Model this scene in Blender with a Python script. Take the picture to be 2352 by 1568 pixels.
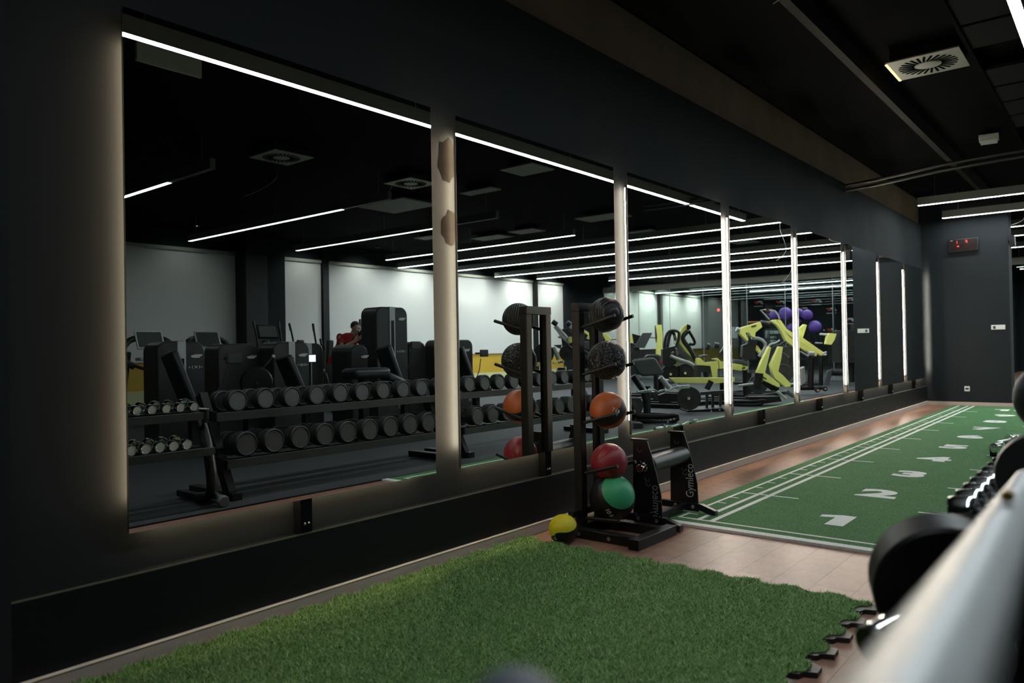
import bpy, bmesh, math, random
from math import pi, sin, cos, radians
from mathutils import Vector, Matrix

for o in list(bpy.data.objects):
    bpy.data.objects.remove(o)
scn = bpy.context.scene
COL = scn.collection
random.seed(7)

# ------------------------------------------------------------------ camera
F_PX, YAW, PITCH, ROLL = 1727.66, .688, .009, -.0173
CAM = Vector((2.9733, 0, 1.2))
_cy, _sy, _cp, _sp = cos(YAW), sin(YAW), cos(PITCH), sin(PITCH)
_fw = Vector((-_sy*_cp, _cy*_cp, _sp))
_rt = Vector((_cy, _sy, 0))
_up = _rt.cross(_fw)
_r = cos(ROLL)*_rt + sin(ROLL)*_up
_u = -sin(ROLL)*_rt + cos(ROLL)*_up
cam_d = bpy.data.cameras.new('camera')
cam_d.sensor_width = 36
cam_d.lens = F_PX/2352*36
cam_d.clip_start = .02
cam_d.clip_end = 200
cam_d.dof.use_dof = True
cam_d.dof.focus_distance = 6.0
cam_d.dof.aperture_fstop = 2.6
cam = bpy.data.objects.new('camera', cam_d)
COL.objects.link(cam)
cam.matrix_world = Matrix(((_r.x, _u.x, -_fw.x, CAM.x), (_r.y, _u.y, -_fw.y, CAM.y), (_r.z, _u.z, -_fw.z, CAM.z), (0, 0, 0, 1)))
scn.camera = cam

# ------------------------------------------------------------------ world, exposure, light levels
wd = bpy.data.worlds.new('world')
scn.world = wd
wd.use_nodes = True
wd.node_tree.nodes['Background'].inputs[0].default_value = (.55, .65, .8, 1)
wd.node_tree.nodes['Background'].inputs[1].default_value = .003
scn.view_settings.view_transform = 'Standard'
scn.view_settings.look = 'None'
scn.view_settings.gamma = 1
scn.view_settings.exposure = 0.0
scn.view_settings.use_curve_mapping = False
TUBE = 42.0      # emission of the ceiling light bars
LED = 40.0      # emission of the warm strips behind the mirrors
SPOT = 78.0     # watts of each wall washer above the blinds

# ------------------------------------------------------------------ helpers
WO = {}

def tag(o, label=None, cat=None, group=None, kind=None):
    if label: o['label'] = label
    if cat: o['category'] = cat
    if group: o['group'] = group
    if kind: o['kind'] = kind
    return o

def thing(name, label, cat, loc=(0, 0, 0), rz=0, group=None):
    o = bpy.data.objects.new(name, None)
    COL.objects.link(o)
    o.empty_display_size = .05
    o.location = loc
    o.rotation_euler = (0, 0, rz)
    WO[o.name] = Vector(loc)
    return tag(o, label, cat, group)

def copy_tree(o, parent=None):
    c = o.copy()
    COL.objects.link(c)
    if parent: c.parent = parent
    for ch in list(o.children):
        d = ch.copy(); COL.objects.link(d); d.parent = c
        for g in list(ch.children):
            e = g.copy(); COL.objects.link(e); e.parent = d
    return c

def V(*a): return Vector(a)

class MB:
    def __init__(s): s.v = []; s.f = []; s.m = []; s.k = 0
    def mat(s, k): s.k = k; return s
    def add(s, vs, fs):
        n = len(s.v); s.v += [Vector(p) for p in vs]
        for f in fs: s.f.append([i+n for i in f]); s.m.append(s.k)
        return s
    def box(s, c, d, rz=0, M=None):
        R = M if M is not None else Matrix.Rotation(rz, 3, 'Z')
        c = Vector(c); hx, hy, hz = d[0]/2, d[1]/2, d[2]/2
        vs = [c + R @ Vector((x*hx, y*hy, z*hz)) for x in (-1, 1) for y in (-1, 1) for z in (-1, 1)]
        return s.add(vs, [(0, 1, 3, 2), (4, 6, 7, 5), (0, 4, 5, 1), (2, 3, 7, 6), (0, 2, 6, 4), (1, 5, 7, 3)])
    def bb(s, x0, x1, y0, y1, z0, z1):
        return s.box(((x0+x1)/2, (y0+y1)/2, (z0+z1)/2), (abs(x1-x0), abs(y1-y0), abs(z1-z0)))
    def beam(s, p0, p1, w, h, up=(0, 0, 1)):
        p0 = Vector(p0); p1 = Vector(p1); d = (p1-p0); L = d.length; d.normalize()
        up = Vector(up)
        if abs(d.dot(up)) > .97: up = Vector((0, 1, 0))
        a = d.cross(up).normalized(); b = a.cross(d)
        return s.box((p0+p1)/2, (L, w, h), M=Matrix((d, a, b)).transposed())
    def ring(s, c, d, r, seg, a0=0):
        d = Vector(d).normalized(); t = Vector((0, 0, 1)) if abs(d.z) < .9 else Vector((1, 0, 0))
        a = d.cross(t).normalized(); b = d.cross(a)
        return [Vector(c) + r*(cos(2*pi*i/seg+a0)*a + sin(2*pi*i/seg+a0)*b) for i in range(seg)]
    def cyl(s, p0, p1, r, r2=None, seg=20, cap=True):
        r2 = r if r2 is None else r2
        d = Vector(p1)-Vector(p0)
        vs = s.ring(p0, d, r, seg) + s.ring(p1, d, r2, seg)
        fs = [(i, (i+1) % seg, (i+1) % seg+seg, i+seg) for i in range(seg)]
        if cap: fs += [tuple(range(seg))[::-1], tuple(range(seg, 2*seg))]
        return s.add(vs, fs)
    def lathe(s, p, d, prof, seg=28):
        """prof: (distance along d, radius) pairs"""
        p = Vector(p); d = Vector(d).normalized(); vs = []; fs = []
        for t, r in prof: vs += s.ring(p+d*t, d, max(r, 1e-4), seg)
        for k in range(len(prof)-1):
            for i in range(seg):
                fs.append((k*seg+i, k*seg+(i+1) % seg, (k+1)*seg+(i+1) % seg, (k+1)*seg+i))
        fs += [tuple(range(seg))[::-1], tuple(range((len(prof)-1)*seg, len(prof)*seg))]
        return s.add(vs, fs)
    def tube(s, path, r, seg=10, smooth=0, closed=False):
        P = [Vector(p) for p in path]
        for _ in range(smooth):
            Q = [P[0]]
            for i in range(len(P)-1):
                Q += [P[i]*.75+P[i+1]*.25, P[i]*.25+P[i+1]*.75]
            P = Q + [P[-1]]
        n = len(P); vs = []; fs = []
        nrm = None
        for i, p in enumerate(P):
            d = (P[min(i+1, n-1)]-P[max(i-1, 0)]).normalized()
            if nrm is None:
                t = Vector((0, 0, 1)) if abs(d.z) < .9 else Vector((1, 0, 0))
                nrm = d.cross(t).normalized()
            nrm = (nrm - d*nrm.dot(d)).normalized(); b = d.cross(nrm)
            rr = r[i] if isinstance(r, (list, tuple)) and len(r) == n else (r if not isinstance(r, (list, tuple)) else r[0])
            vs += [p + rr*(cos(2*pi*k/seg)*nrm + sin(2*pi*k/seg)*b) for k in range(seg)]
        for i in range(n-1):
            for k in range(seg):
                fs.append((i*seg+k, i*seg+(k+1) % seg, (i+1)*seg+(k+1) % seg, (i+1)*seg+k))
        fs += [tuple(range(seg))[::-1], tuple(range((n-1)*seg, n*seg))]
        return s.add(vs, fs)
    def strip(s, path, w, t, up=(0, 0, 1)):
        """bent flat bar through points; w across, t thick; sections share edges"""
        P = [Vector(p) for p in path]; n = len(P); vs = []; fs = []
        for i, p in enumerate(P):
            d = (P[min(i+1, n-1)]-P[max(i-1, 0)]).normalized()
            a = Vector(up); a = (a-d*a.dot(d)).normalized(); b = d.cross(a)
            ww = w[i] if isinstance(w, (list, tuple)) else w
            vs += [p+a*ww/2+b*t/2, p-a*ww/2+b*t/2, p-a*ww/2-b*t/2, p+a*ww/2-b*t/2]
        for i in range(n-1):
            for k in range(4):
                fs.append((i*4+k, i*4+(k+1) % 4, (i+1)*4+(k+1) % 4, (i+1)*4+k))
        fs += [(0, 1, 2, 3)[::-1], tuple((n-1)*4+k for k in range(4))]
        return s.add(vs, fs)
    def prism(s, pts, ext):
        """closed outline (3-D points in one plane) pushed along ext"""
        n = len(pts); e = Vector(ext)
        vs = [Vector(p)-e/2 for p in pts] + [Vector(p)+e/2 for p in pts]
        fs = [tuple(range(n))[::-1], tuple(range(n, 2*n))] + [(i, (i+1) % n, (i+1) % n+n, i+n) for i in range(n)]
        return s.add(vs, fs)
    def sphere(s, c, r, seg=32, rings=18, sc=(1, 1, 1)):
        c = Vector(c); vs = []; fs = []
        for j in range(1, rings):
            th = pi*j/rings
            for i in range(seg):
                ph = 2*pi*i/seg
                vs.append(c+Vector((r*sc[0]*sin(th)*cos(ph), r*sc[1]*sin(th)*sin(ph), r*sc[2]*cos(th))))
        n = len(vs); vs += [c+Vector((0, 0, r*sc[2])), c-Vector((0, 0, r*sc[2]))]
        for j in range(rings-2):
            for i in range(seg):
                fs.append((j*seg+i, (j+1)*seg+i, (j+1)*seg+(i+1) % seg, j*seg+(i+1) % seg))
        for i in range(seg):
            fs.append((n, i, (i+1) % seg))
            fs.append((n+1, (rings-2)*seg+(i+1) % seg, (rings-2)*seg+i))
        return s.add(vs, fs)
    def build(s, name, mats, parent=None, bev=0, label=None, cat=None, group=None, kind=None, ang=38, sub=0, origin=None, local=False):
        me = bpy.data.meshes.new(name)
        off = Vector((0, 0, 0))
        if parent is not None and not local: off = WO.get(parent.name, off)
        elif parent is None:
            if origin is not None: off = Vector(origin)
            else:
                xs = [p.x for p in s.v]; ys = [p.y for p in s.v]; zs = [p.z for p in s.v]
                off = Vector(((min(xs)+max(xs))/2, (min(ys)+max(ys))/2, min(zs)))
        me.from_pydata([tuple(p-off) for p in s.v], [], s.f)
        for m in (mats if isinstance(mats, (list, tuple)) else [mats]): me.materials.append(m)
        me.polygons.foreach_set('material_index', s.m)
        me.validate()
        bm = bmesh.new(); bm.from_mesh(me)
        bmesh.ops.recalc_face_normals(bm, faces=bm.faces)
        bm.to_mesh(me); bm.free()
        me.polygons.foreach_set('use_smooth', [True]*len(me.polygons))
        me.set_sharp_from_angle(angle=radians(ang))
        o = bpy.data.objects.new(name, me)
        COL.objects.link(o)
        if parent is not None:
            o.parent = parent; WO[o.name] = off
        else:
            o.location = off; WO[o.name] = off
        if bev:
            b = o.modifiers.new('bevel', 'BEVEL'); b.width = bev; b.segments = 2; b.limit_method = 'ANGLE'; b.angle_limit = radians(40); b.harden_normals = False
        if sub:
            b = o.modifiers.new('sub', 'SUBSURF'); b.levels = sub; b.render_levels = sub
        return tag(o, label, cat, group, kind)

# ------------------------------------------------------------------ materials
def nt(name):
    m = bpy.data.materials.new(name); m.use_nodes = True
    t = m.node_tree; return m, t, t.nodes['Principled BSDF']

def pm(name, col, rough=.5, metal=0, var=.15, scale=8, bump=0, bscale=None, coat=0, spec=None, streak=None):
    """principled material with a noise that varies colour and gloss a little"""
    m, t, b = nt(name)
    tc = t.nodes.new('ShaderNodeTexCoord'); no = t.nodes.new('ShaderNodeTexNoise')
    no.inputs['Scale'].default_value = scale; no.inputs['Detail'].default_value = 4
    src = tc.outputs['Object']
    if streak:
        mp = t.nodes.new('ShaderNodeMapping'); mp.inputs['Scale'].default_value = streak
        t.links.new(src, mp.inputs[0]); src = mp.outputs[0]
    t.links.new(src, no.inputs['Vector'])
    mx = t.nodes.new('ShaderNodeMix'); mx.data_type = 'RGBA'
    c = Vector(col)
    mx.inputs[6].default_value = (*(c*(1-var)), 1); mx.inputs[7].default_value = (*(c*(1+var)), 1)
    t.links.new(no.outputs['Fac'], mx.inputs[0]); t.links.new(mx.outputs[2], b.inputs['Base Color'])
    mr = t.nodes.new('ShaderNodeMapRange')
    mr.inputs['To Min'].default_value = max(0, rough*.85); mr.inputs['To Max'].default_value = min(1, rough*1.15)
    t.links.new(no.outputs['Fac'], mr.inputs[0]); t.links.new(mr.outputs[0], b.inputs['Roughness'])
    b.inputs['Metallic'].default_value = metal
    if coat: b.inputs['Coat Weight'].default_value = coat
    if spec is not None: b.inputs['Specular IOR Level'].default_value = spec
    if bump:
        n2 = t.nodes.new('ShaderNodeTexNoise'); n2.inputs['Scale'].default_value = bscale or scale*12; n2.inputs['Detail'].default_value = 3
        t.links.new(tc.outputs['Object'], n2.inputs['Vector'])
        bp = t.nodes.new('ShaderNodeBump'); bp.inputs['Strength'].default_value = bump; bp.inputs['Distance'].default_value = .004
        t.links.new(n2.outputs['Fac'], bp.inputs['Height']); t.links.new(bp.outputs[0], b.inputs['Normal'])
    return m

def em(name, col, s):
    m, t, b = nt(name)
    b.inputs['Base Color'].default_value = (*col, 1)
    b.inputs['Emission Color'].default_value = (*col, 1)
    b.inputs['Emission Strength'].default_value = s
    no = t.nodes.new('ShaderNodeTexNoise'); no.inputs['Scale'].default_value = 3
    mr = t.nodes.new('ShaderNodeMapRange'); mr.inputs['To Min'].default_value = .3; mr.inputs['To Max'].default_value = .5
    t.links.new(no.outputs['Fac'], mr.inputs[0]); t.links.new(mr.outputs[0], b.inputs['Roughness'])
    return m

M = {}
M['wall'] = pm('black_wall_paint', (.018, .021, .023), .75, var=.12, scale=3, bump=.08, bscale=180, spec=.12)
M['dado'] = pm('black_board', (.007, .008, .009), .5, var=.25, scale=4, streak=(1, 1, 6), bump=.05, spec=.2)
M['band'] = pm('dark_brown_board', (.042, .036, .029), .6, var=.3, scale=5, streak=(1, 1, 5))
M['metal_edge'] = pm('brushed_edge', (.35, .34, .31), .35, .8, scale=20)
M['skirt'] = pm('grey_oak_skirting', (.44, .38, .33), .55, var=.22, scale=6, streak=(8, .8, 8), bump=.05)
M['ceil'] = pm('black_ceiling', (.005, .0055, .006), .9, var=.3, scale=2, spec=.03)
M['tile_dark'] = pm('dark_ceiling_panel', (.03, .031, .035), .85, var=.2, scale=2, spec=.05)
M['concrete'] = pm('raw_brown_concrete', (.24, .165, .11), .8, var=.45, scale=2.2, bump=.3, bscale=30)
M['rubber'] = pm('rubber_floor', (.028, .030, .033), .75, var=.25, scale=60, bump=.2, bscale=260)
M['black'] = pm('black_powder_coat', (.009, .009, .0095), .42, var=.2, scale=14, bump=.06, bscale=220, spec=.28)
M['black_gloss'] = pm('black_gloss', (.01, .01, .011), .33, var=.2, scale=9)
M['rub'] = pm('black_rubber', (.017, .018, .019), .5, var=.2, scale=20, bump=.12, bscale=160)
M['rub_grey'] = pm('grey_rubber_face', (.12, .127, .133), .55, var=.2, scale=25, bump=.1, bscale=120)
M['pad'] = pm('black_upholstery', (.016, .018, .02), .45, var=.2, scale=8, bump=.1, bscale=90)
M['pad_grey'] = pm('slate_upholstery', (.06, .068, .072), .45, var=.12, scale=6, bump=.06, bscale=70)
M['chrome'] = pm('chrome', (.78, .79, .8), .12, 1, var=.05, scale=10)
M['steel'] = pm('satin_steel', (.62, .63, .64), .3, 1, var=.1, scale=10, streak=(1, 1, 8))
M['silver'] = pm('silver_paint', (.46, .48, .49), .35, .5, var=.08, scale=6)
M['shroud'] = pm('charcoal_shroud', (.026, .027, .028), .38, var=.12, scale=5)
M['yellow'] = pm('lime_yellow_paint', (.86, .86, .24), .35, var=.08, scale=5, coat=.3)
M['ochre'] = pm('ochre_wall_panel', (.52, .34, .03), .6, var=.15, scale=2)
M['lime_low'] = pm('pale_lime_skirting', (.55, .56, .3), .6, var=.1, scale=2)
M['blind'] = pm('white_roller_blind', (.62, .63, .6), .8, var=.05, scale=1.3, bump=.06, bscale=200)
M['white'] = pm('white_plastic', (.62, .63, .6), .45, var=.06, scale=6)
M['vent'] = pm('cream_vent_plate', (.35, .37, .31), .5, var=.1, scale=5)
M['panel_off'] = pm('unlit_ceiling_panel', (.19, .2, .18), .6, var=.12, scale=3)
M['turf_white'] = pm('white_turf_paint', (.78, .78, .74), .85, var=.22, scale=55, bump=.4, bscale=400)
M['screen'] = pm('dark_screen', (.03, .04, .035), .4, var=.15, scale=5)
M['red'] = pm('red_plastic', (.5, .02, .02), .4, var=.1)
M['tube_dim'] = em('light_bar_diffuser_dim', (.86, .97, .95), TUBE*.16)
M['tube_mid'] = em('light_bar_diffuser_mid', (.88, .97, 1), TUBE*.5)
M['tube_near'] = em('light_bar_diffuser_near', (.88, .97, 1), TUBE)
M['tube_far'] = em('light_bar_diffuser_far', (.88, .97, 1), TUBE*1.6)
M['tube_on'] = em('light_bar_diffuser', (.88, .97, 1.0), TUBE)
M['led'] = em('warm_led', (1.0, .78, .5), LED)
M['screen_on'] = em('lit_screen', (.8, .9, 1), 1.3)
M['digit_red'] = em('red_led_digit', (1, .04, .05), 2.2)
M['purple'] = pm('purple_gym_ball', (.16, .07, .42), .35, var=.1)

def turf_mat(name, c1, c2, c3, sc=140, bump=.6):
    m, t, b = nt(name)
    tc = t.nodes.new('ShaderNodeTexCoord')
    n1 = t.nodes.new('ShaderNodeTexNoise'); n1.inputs['Scale'].default_value = sc; n1.inputs['Detail'].default_value = 5; n1.inputs['Roughness'].default_value = .8
    n2 = t.nodes.new('ShaderNodeTexNoise'); n2.inputs['Scale'].default_value = 5; n2.inputs['Detail'].default_value = 4
    for n in (n1, n2): t.links.new(tc.outputs['Object'], n.inputs['Vector'])
    r = t.nodes.new('ShaderNodeValToRGB')
    r.color_ramp.elements[0].position = .36; r.color_ramp.elements[0].color = (*c1, 1)
    r.color_ramp.elements[1].position = .66; r.color_ramp.elements[1].color = (*c3, 1)
    e = r.color_ramp.elements.new(.5); e.color = (*c2, 1)
    t.links.new(n1.outputs['Fac'], r.inputs[0])
    mx = t.nodes.new('ShaderNodeMix'); mx.data_type = 'RGBA'; mx.blend_type = 'MULTIPLY'; mx.inputs[0].default_value = .45
    r2 = t.nodes.new('ShaderNodeValToRGB'); r2.color_ramp.elements[0].color = (.6, .65, .5, 1); r2.color_ramp.elements[1].color = (1.25, 1.15, 1.3, 1)
    t.links.new(n2.outputs['Fac'], r2.inputs[0])
    t.links.new(r.outputs[0], mx.inputs[6]); t.links.new(r2.outputs[0], mx.inputs[7])
    t.links.new(mx.outputs[2], b.inputs['Base Color'])
    b.inputs['Roughness'].default_value = .9
    b.inputs['Specular IOR Level'].default_value = .2
    bp = t.nodes.new('ShaderNodeBump'); bp.inputs['Strength'].default_value = bump; bp.inputs['Distance'].default_value = .01
    t.links.new(n1.outputs['Fac'], bp.inputs['Height']); t.links.new(bp.outputs[0], b.inputs['Normal'])
    return m
M['turf'] = turf_mat('short_pile_turf', (.035, .11, .035), (.075, .20, .07), (.20, .38, .19))
M['grass_base'] = turf_mat('grass_mat_backing', (.05, .12, .02), (.12, .25, .06), (.22, .38, .12), 90)

def blade_mat():
    m, t, b = nt('grass_blades')
    g = t.nodes.new('ShaderNodeNewGeometry'); r = t.nodes.new('ShaderNodeValToRGB')
    t.links.new(g.outputs['Random Per Island'], r.inputs[0])
    r.color_ramp.elements[0].color = (.09, .20, .04, 1); r.color_ramp.elements[1].color = (.45, .60, .26, 1)
    e = r.color_ramp.elements.new(.6); e.color = (.21, .37, .135, 1)
    t.links.new(r.outputs[0], b.inputs['Base Color']); b.inputs['Roughness'].default_value = .6
    b.inputs['Specular IOR Level'].default_value = .25
    return m
M['blade'] = blade_mat()

def wood_mat():
    m, t, b = nt('laminate_planks')
    tc = t.nodes.new('ShaderNodeTexCoord')
    mp = t.nodes.new('ShaderNodeMapping'); mp.inputs['Rotation'].default_value = (0, 0, pi/2)
    t.links.new(tc.outputs['Object'], mp.inputs[0])
    br = t.nodes.new('ShaderNodeTexBrick'); br.offset = .37
    br.inputs['Scale'].default_value = 1; br.inputs['Brick Width'].default_value = 1.28; br.inputs['Row Height'].default_value = .193
    br.inputs['Mortar Size'].default_value = .003; br.inputs['Mortar Smooth'].default_value = .2
    br.inputs['Color1'].default_value = (.24, .125, .085, 1); br.inputs['Color2'].default_value = (.31, .17, .12, 1); br.inputs['Mortar'].default_value = (.09, .045, .03, 1)
    t.links.new(mp.outputs[0], br.inputs['Vector'])
    mp2 = t.nodes.new('ShaderNodeMapping'); mp2.inputs['Scale'].default_value = (9, 1.1, 1)
    t.links.new(tc.outputs['Object'], mp2.inputs[0])
    wv = t.nodes.new('ShaderNodeTexWave'); wv.wave_type = 'RINGS'; wv.inputs['Scale'].default_value = 1.7; wv.inputs['Distortion'].default_value = 7; wv.inputs['Detail'].default_value = 3; wv.inputs['Detail Scale'].default_value = 1.3
    t.links.new(mp2.outputs[0], wv.inputs['Vector'])
    n = t.nodes.new('ShaderNodeTexNoise'); n.inputs['Scale'].default_value = 3.2; n.inputs['Detail'].default_value = 6
    t.links.new(mp2.outputs[0], n.inputs['Vector'])
    r = t.nodes.new('ShaderNodeValToRGB'); r.color_ramp.elements[0].color = (.66, .62, .6, 1); r.color_ramp.elements[0].position = .0; r.color_ramp.elements[1].color = (1.06, 1.04, 1.02, 1); r.color_ramp.elements[1].position = .35
    t.links.new(wv.outputs['Fac'], r.inputs[0])
    mx = t.nodes.new('ShaderNodeMix'); mx.data_type = 'RGBA'; mx.blend_type = 'MULTIPLY'; mx.inputs[0].default_value = .38
    t.links.new(br.outputs['Color'], mx.inputs[6]); t.links.new(r.outputs[0], mx.inputs[7])
    r3 = t.nodes.new('ShaderNodeValToRGB'); r3.color_ramp.elements[0].color = (.75, .72, .7, 1); r3.color_ramp.elements[1].color = (1.25, 1.25, 1.25, 1)
    t.links.new(n.outputs['Fac'], r3.inputs[0])
    m2 = t.nodes.new('ShaderNodeMix'); m2.data_type = 'RGBA'; m2.blend_type = 'MULTIPLY'; m2.inputs[0].default_value = .6
    t.links.new(mx.outputs[2], m2.inputs[6]); t.links.new(r3.outputs[0], m2.inputs[7])
    t.links.new(m2.outputs[2], b.inputs['Base Color'])
    b.inputs['Roughness'].default_value = .42; b.inputs['Specular IOR Level'].default_value = .35
    bp = t.nodes.new('ShaderNodeBump'); bp.inputs['Strength'].default_value = .25; bp.inputs['Distance'].default_value = .002
    t.links.new(wv.outputs['Fac'], bp.inputs['Height']); t.links.new(bp.outputs[0], b.inputs['Normal'])
    return m
M['wood'] = wood_mat()

def mirror_mat():
    m, t, b = nt('mirror_glass')
    b.inputs['Metallic'].default_value = 1; b.inputs['Roughness'].default_value = 0
    n = t.nodes.new('ShaderNodeTexNoise'); n.inputs['Scale'].default_value = 1.5
    r = t.nodes.new('ShaderNodeValToRGB'); r.color_ramp.elements[0].color = (.84, .875, .86, 1); r.color_ramp.elements[1].color = (.87, .9, .885, 1)
    tc = t.nodes.new('ShaderNodeTexCoord'); t.links.new(tc.outputs['Object'], n.inputs['Vector'])
    t.links.new(n.outputs['Fac'], r.inputs[0]); t.links.new(r.outputs[0], b.inputs['Base Color'])
    return m
M['mirror'] = mirror_mat()

def glass_mat():
    m, t, b = nt('partition_glass')
    out = t.nodes['Material Output']; t.nodes.remove(b)
    gl = t.nodes.new('ShaderNodeBsdfGlossy'); gl.inputs['Roughness'].default_value = .01; gl.inputs['Color'].default_value = (.9, 1, .97, 1)
    tr = t.nodes.new('ShaderNodeBsdfTransparent'); tr.inputs['Color'].default_value = (.84, .9, .87, 1)
    fr = t.nodes.new('ShaderNodeFresnel'); fr.inputs['IOR'].default_value = 1.7
    n = t.nodes.new('ShaderNodeTexNoise'); n.inputs['Scale'].default_value = 1
    mr = t.nodes.new('ShaderNodeMapRange'); mr.inputs['To Min'].default_value = 1.6; mr.inputs['To Max'].default_value = 1.75
    t.links.new(n.outputs['Fac'], mr.inputs[0]); t.links.new(mr.outputs[0], fr.inputs['IOR'])
    mx = t.nodes.new('ShaderNodeMixShader')
    t.links.new(fr.outputs[0], mx.inputs[0]); t.links.new(tr.outputs[0], mx.inputs[1]); t.links.new(gl.outputs[0], mx.inputs[2])
    t.links.new(mx.outputs[0], out.inputs[0])
    return m
M['glass'] = glass_mat()

# ------------------------------------------------------------------ room shell
GX = -.07      # face of the mirror wall
def struct(name, mb, mat, bev=0, **k):
    return mb.build(name, mat, bev=bev, kind='structure', **k)
L = 16.05      # far end wall
WX = 12.9      # opposite wall with the blinds
struct('floor', MB().bb(-.6, 2.4, -4, 26, -.12, 0).bb(2.4, 13.4, -4, 36, -.12, 0).bb(-.6, 2.4, 26, 36, -.12, 0), M['wood'], origin=(0, 0, 0))
struct('floor_rubber', MB().bb(2.4, WX, -3.9, L+18, 0, .008), M['rubber'], origin=(2.4, 0, 0))
struct('trim_mat_edge', MB().bb(2.382, 2.4, -3.9, 33, 0, .011), M['black'])
struct('wall_left', MB().bb(GX-.25, GX, .35, L+.45, .0, 3.42).bb(GX-.25, GX, -4, .35, 0, 3.42), M['wall'], origin=(GX, 0, 0))
struct('trim_concrete', MB().bb(GX-.30, GX-.04, -4, L+.45, 3.42, 3.9), M['concrete'], origin=(GX, 0, 0))
struct('wall_left_return', MB().bb(GX, .12, -4, .86, 0, 3.42), M['wall'])
struct('trim_dado', MB().bb(GX, -.03, .86, L, .0, .352), M['dado'], origin=(0, 0, 0))
struct('trim_ledge', MB().bb(-.030, -.0275, .86, L, .346, .3535), M['metal_edge'])
struct('baseboard_left', MB().bb(-.03, -.012, .86, L-.02, 0, .064), M['skirt'], bev=.002)
# end wall with a clear reveal, room carries on to its right
struct('wall_back', MB().bb(-.6, 1.32, L, L+.45, 0, 3.9), M['wall'])
struct('trim_skirting_highlight', MB().bb(-.03, -.007, .86, L-.02, .064, .0675), pm('cream_skirting_highlight', (.95, .84, .70), .4, var=.05))  # added strip, its pale colour paints the light along the skirting's top edge
struct('baseboard_back', MB().bb(-.012, 1.33, L-.018, L, 0, .064), M['skirt'], bev=.002)
struct('baseboard_back_return', MB().bb(1.32, 1.335, L-.018, L+.45, 0, .064), M['skirt'], bev=.002)
struct('wall_back_side', MB().bb(-.6, -.3, L+.45, 36, 0, 3.9), M['wall'])
struct('ceiling', MB().bb(-.6, 13.4, -4.2, 36, 3.9, 4.1), M['ceil'])
struct('wall_front', MB().bb(-.6, 13.4, -4.2, -4, 0, 3.9), M['wall'])
struct('wall_far', MB().bb(-.6, 13.4, 34.4, 34.7, 0, 3.9), M['wall'])
struct('wall_right', MB().bb(WX, WX+.3, -4, 36, 0, 3.9), M['wall'])
struct('trim_ochre', MB().bb(WX-.03, WX, -3.9, 22.25, .44, 1.03), M['ochre'])
struct('trim_lime', MB().bb(WX-.035, WX, -3.9, 22.25, 0, .44), M['lime_low'])
struct('wall_column', MB().bb(WX-.5, WX, 9.3, 9.85, 0, 3.9), M['black'])
struct('wall_pier', MB().bb(WX-.22, WX, 9.85, 10.5, 0, 3.9), M['wall'])
struct('wall_right_end', MB().bb(WX-.12, WX, 22.2, 24.75, 0, 3.9), M['wall'])

# roller blinds over the windows
blinds = [(-3.5, 6.2, 'leftmost in the mirror, in the dim end'), (6.28, 9.3, 'left of the black column'), (10.55, 11.66, 'narrow one between grey pier and dark post'),
          (11.88, 20.4, 'widest one, behind the person in red'), (20.64, 22.18, 'narrow one right of the widest blind')]
for y0, y1, w_ in blinds:
    t = thing('roller_blind', 'white roller blind drawn down on far wall, '+w_, 'blind', (WX-.06, (y0+y1)/2, 1.03), group='roller blinds on far wall')
    MB().bb(WX-.052, WX-.046, y0, y1, 1.05, 3.43).build('fabric', M['blind'], t)
    MB().bb(WX-.10, WX-.001, y0, y1, 3.43, 3.51).build('cassette', M['vent'], t, bev=.008)
    MB().bb(WX-.06, WX-.038, y0, y1, 1.03, 1.055).build('bottom_bar', M['silver'], t)
for y0, y1, w_ in [(24.95, 29.2, 'left one behind the glass'), (29.6, 33.5, 'right one behind the glass')]:
    t = thing('roller_blind', 'white roller blind in the glazed studio, '+w_, 'blind', (WX-.06, (y0+y1)/2, 1.03), group='roller blinds in the studio')
    MB().bb(WX-.052, WX-.046, y0, y1, 1.05, 3.43).build('fabric', M['blind'], t)
    MB().bb(WX-.10, WX-.001, y0, y1, 3.43, 3.51).build('cassette', M['vent'], t, bev=.008)
    MB().bb(WX-.06, WX-.038, y0, y1, 1.03, 1.055).build('bottom_bar', M['silver'], t)
struct('trim_post', MB().bb(WX-.12, WX, 11.68, 11.86, 0, 3.9), M['black'])
struct('trim_post_2', MB().bb(WX-.12, WX, 20.42, 20.62, 0, 3.9), M['black'])
struct('trim_post_3', MB().bb(WX-.12, WX, 29.22, 29.58, 0, 3.9), M['shroud'])

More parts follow.
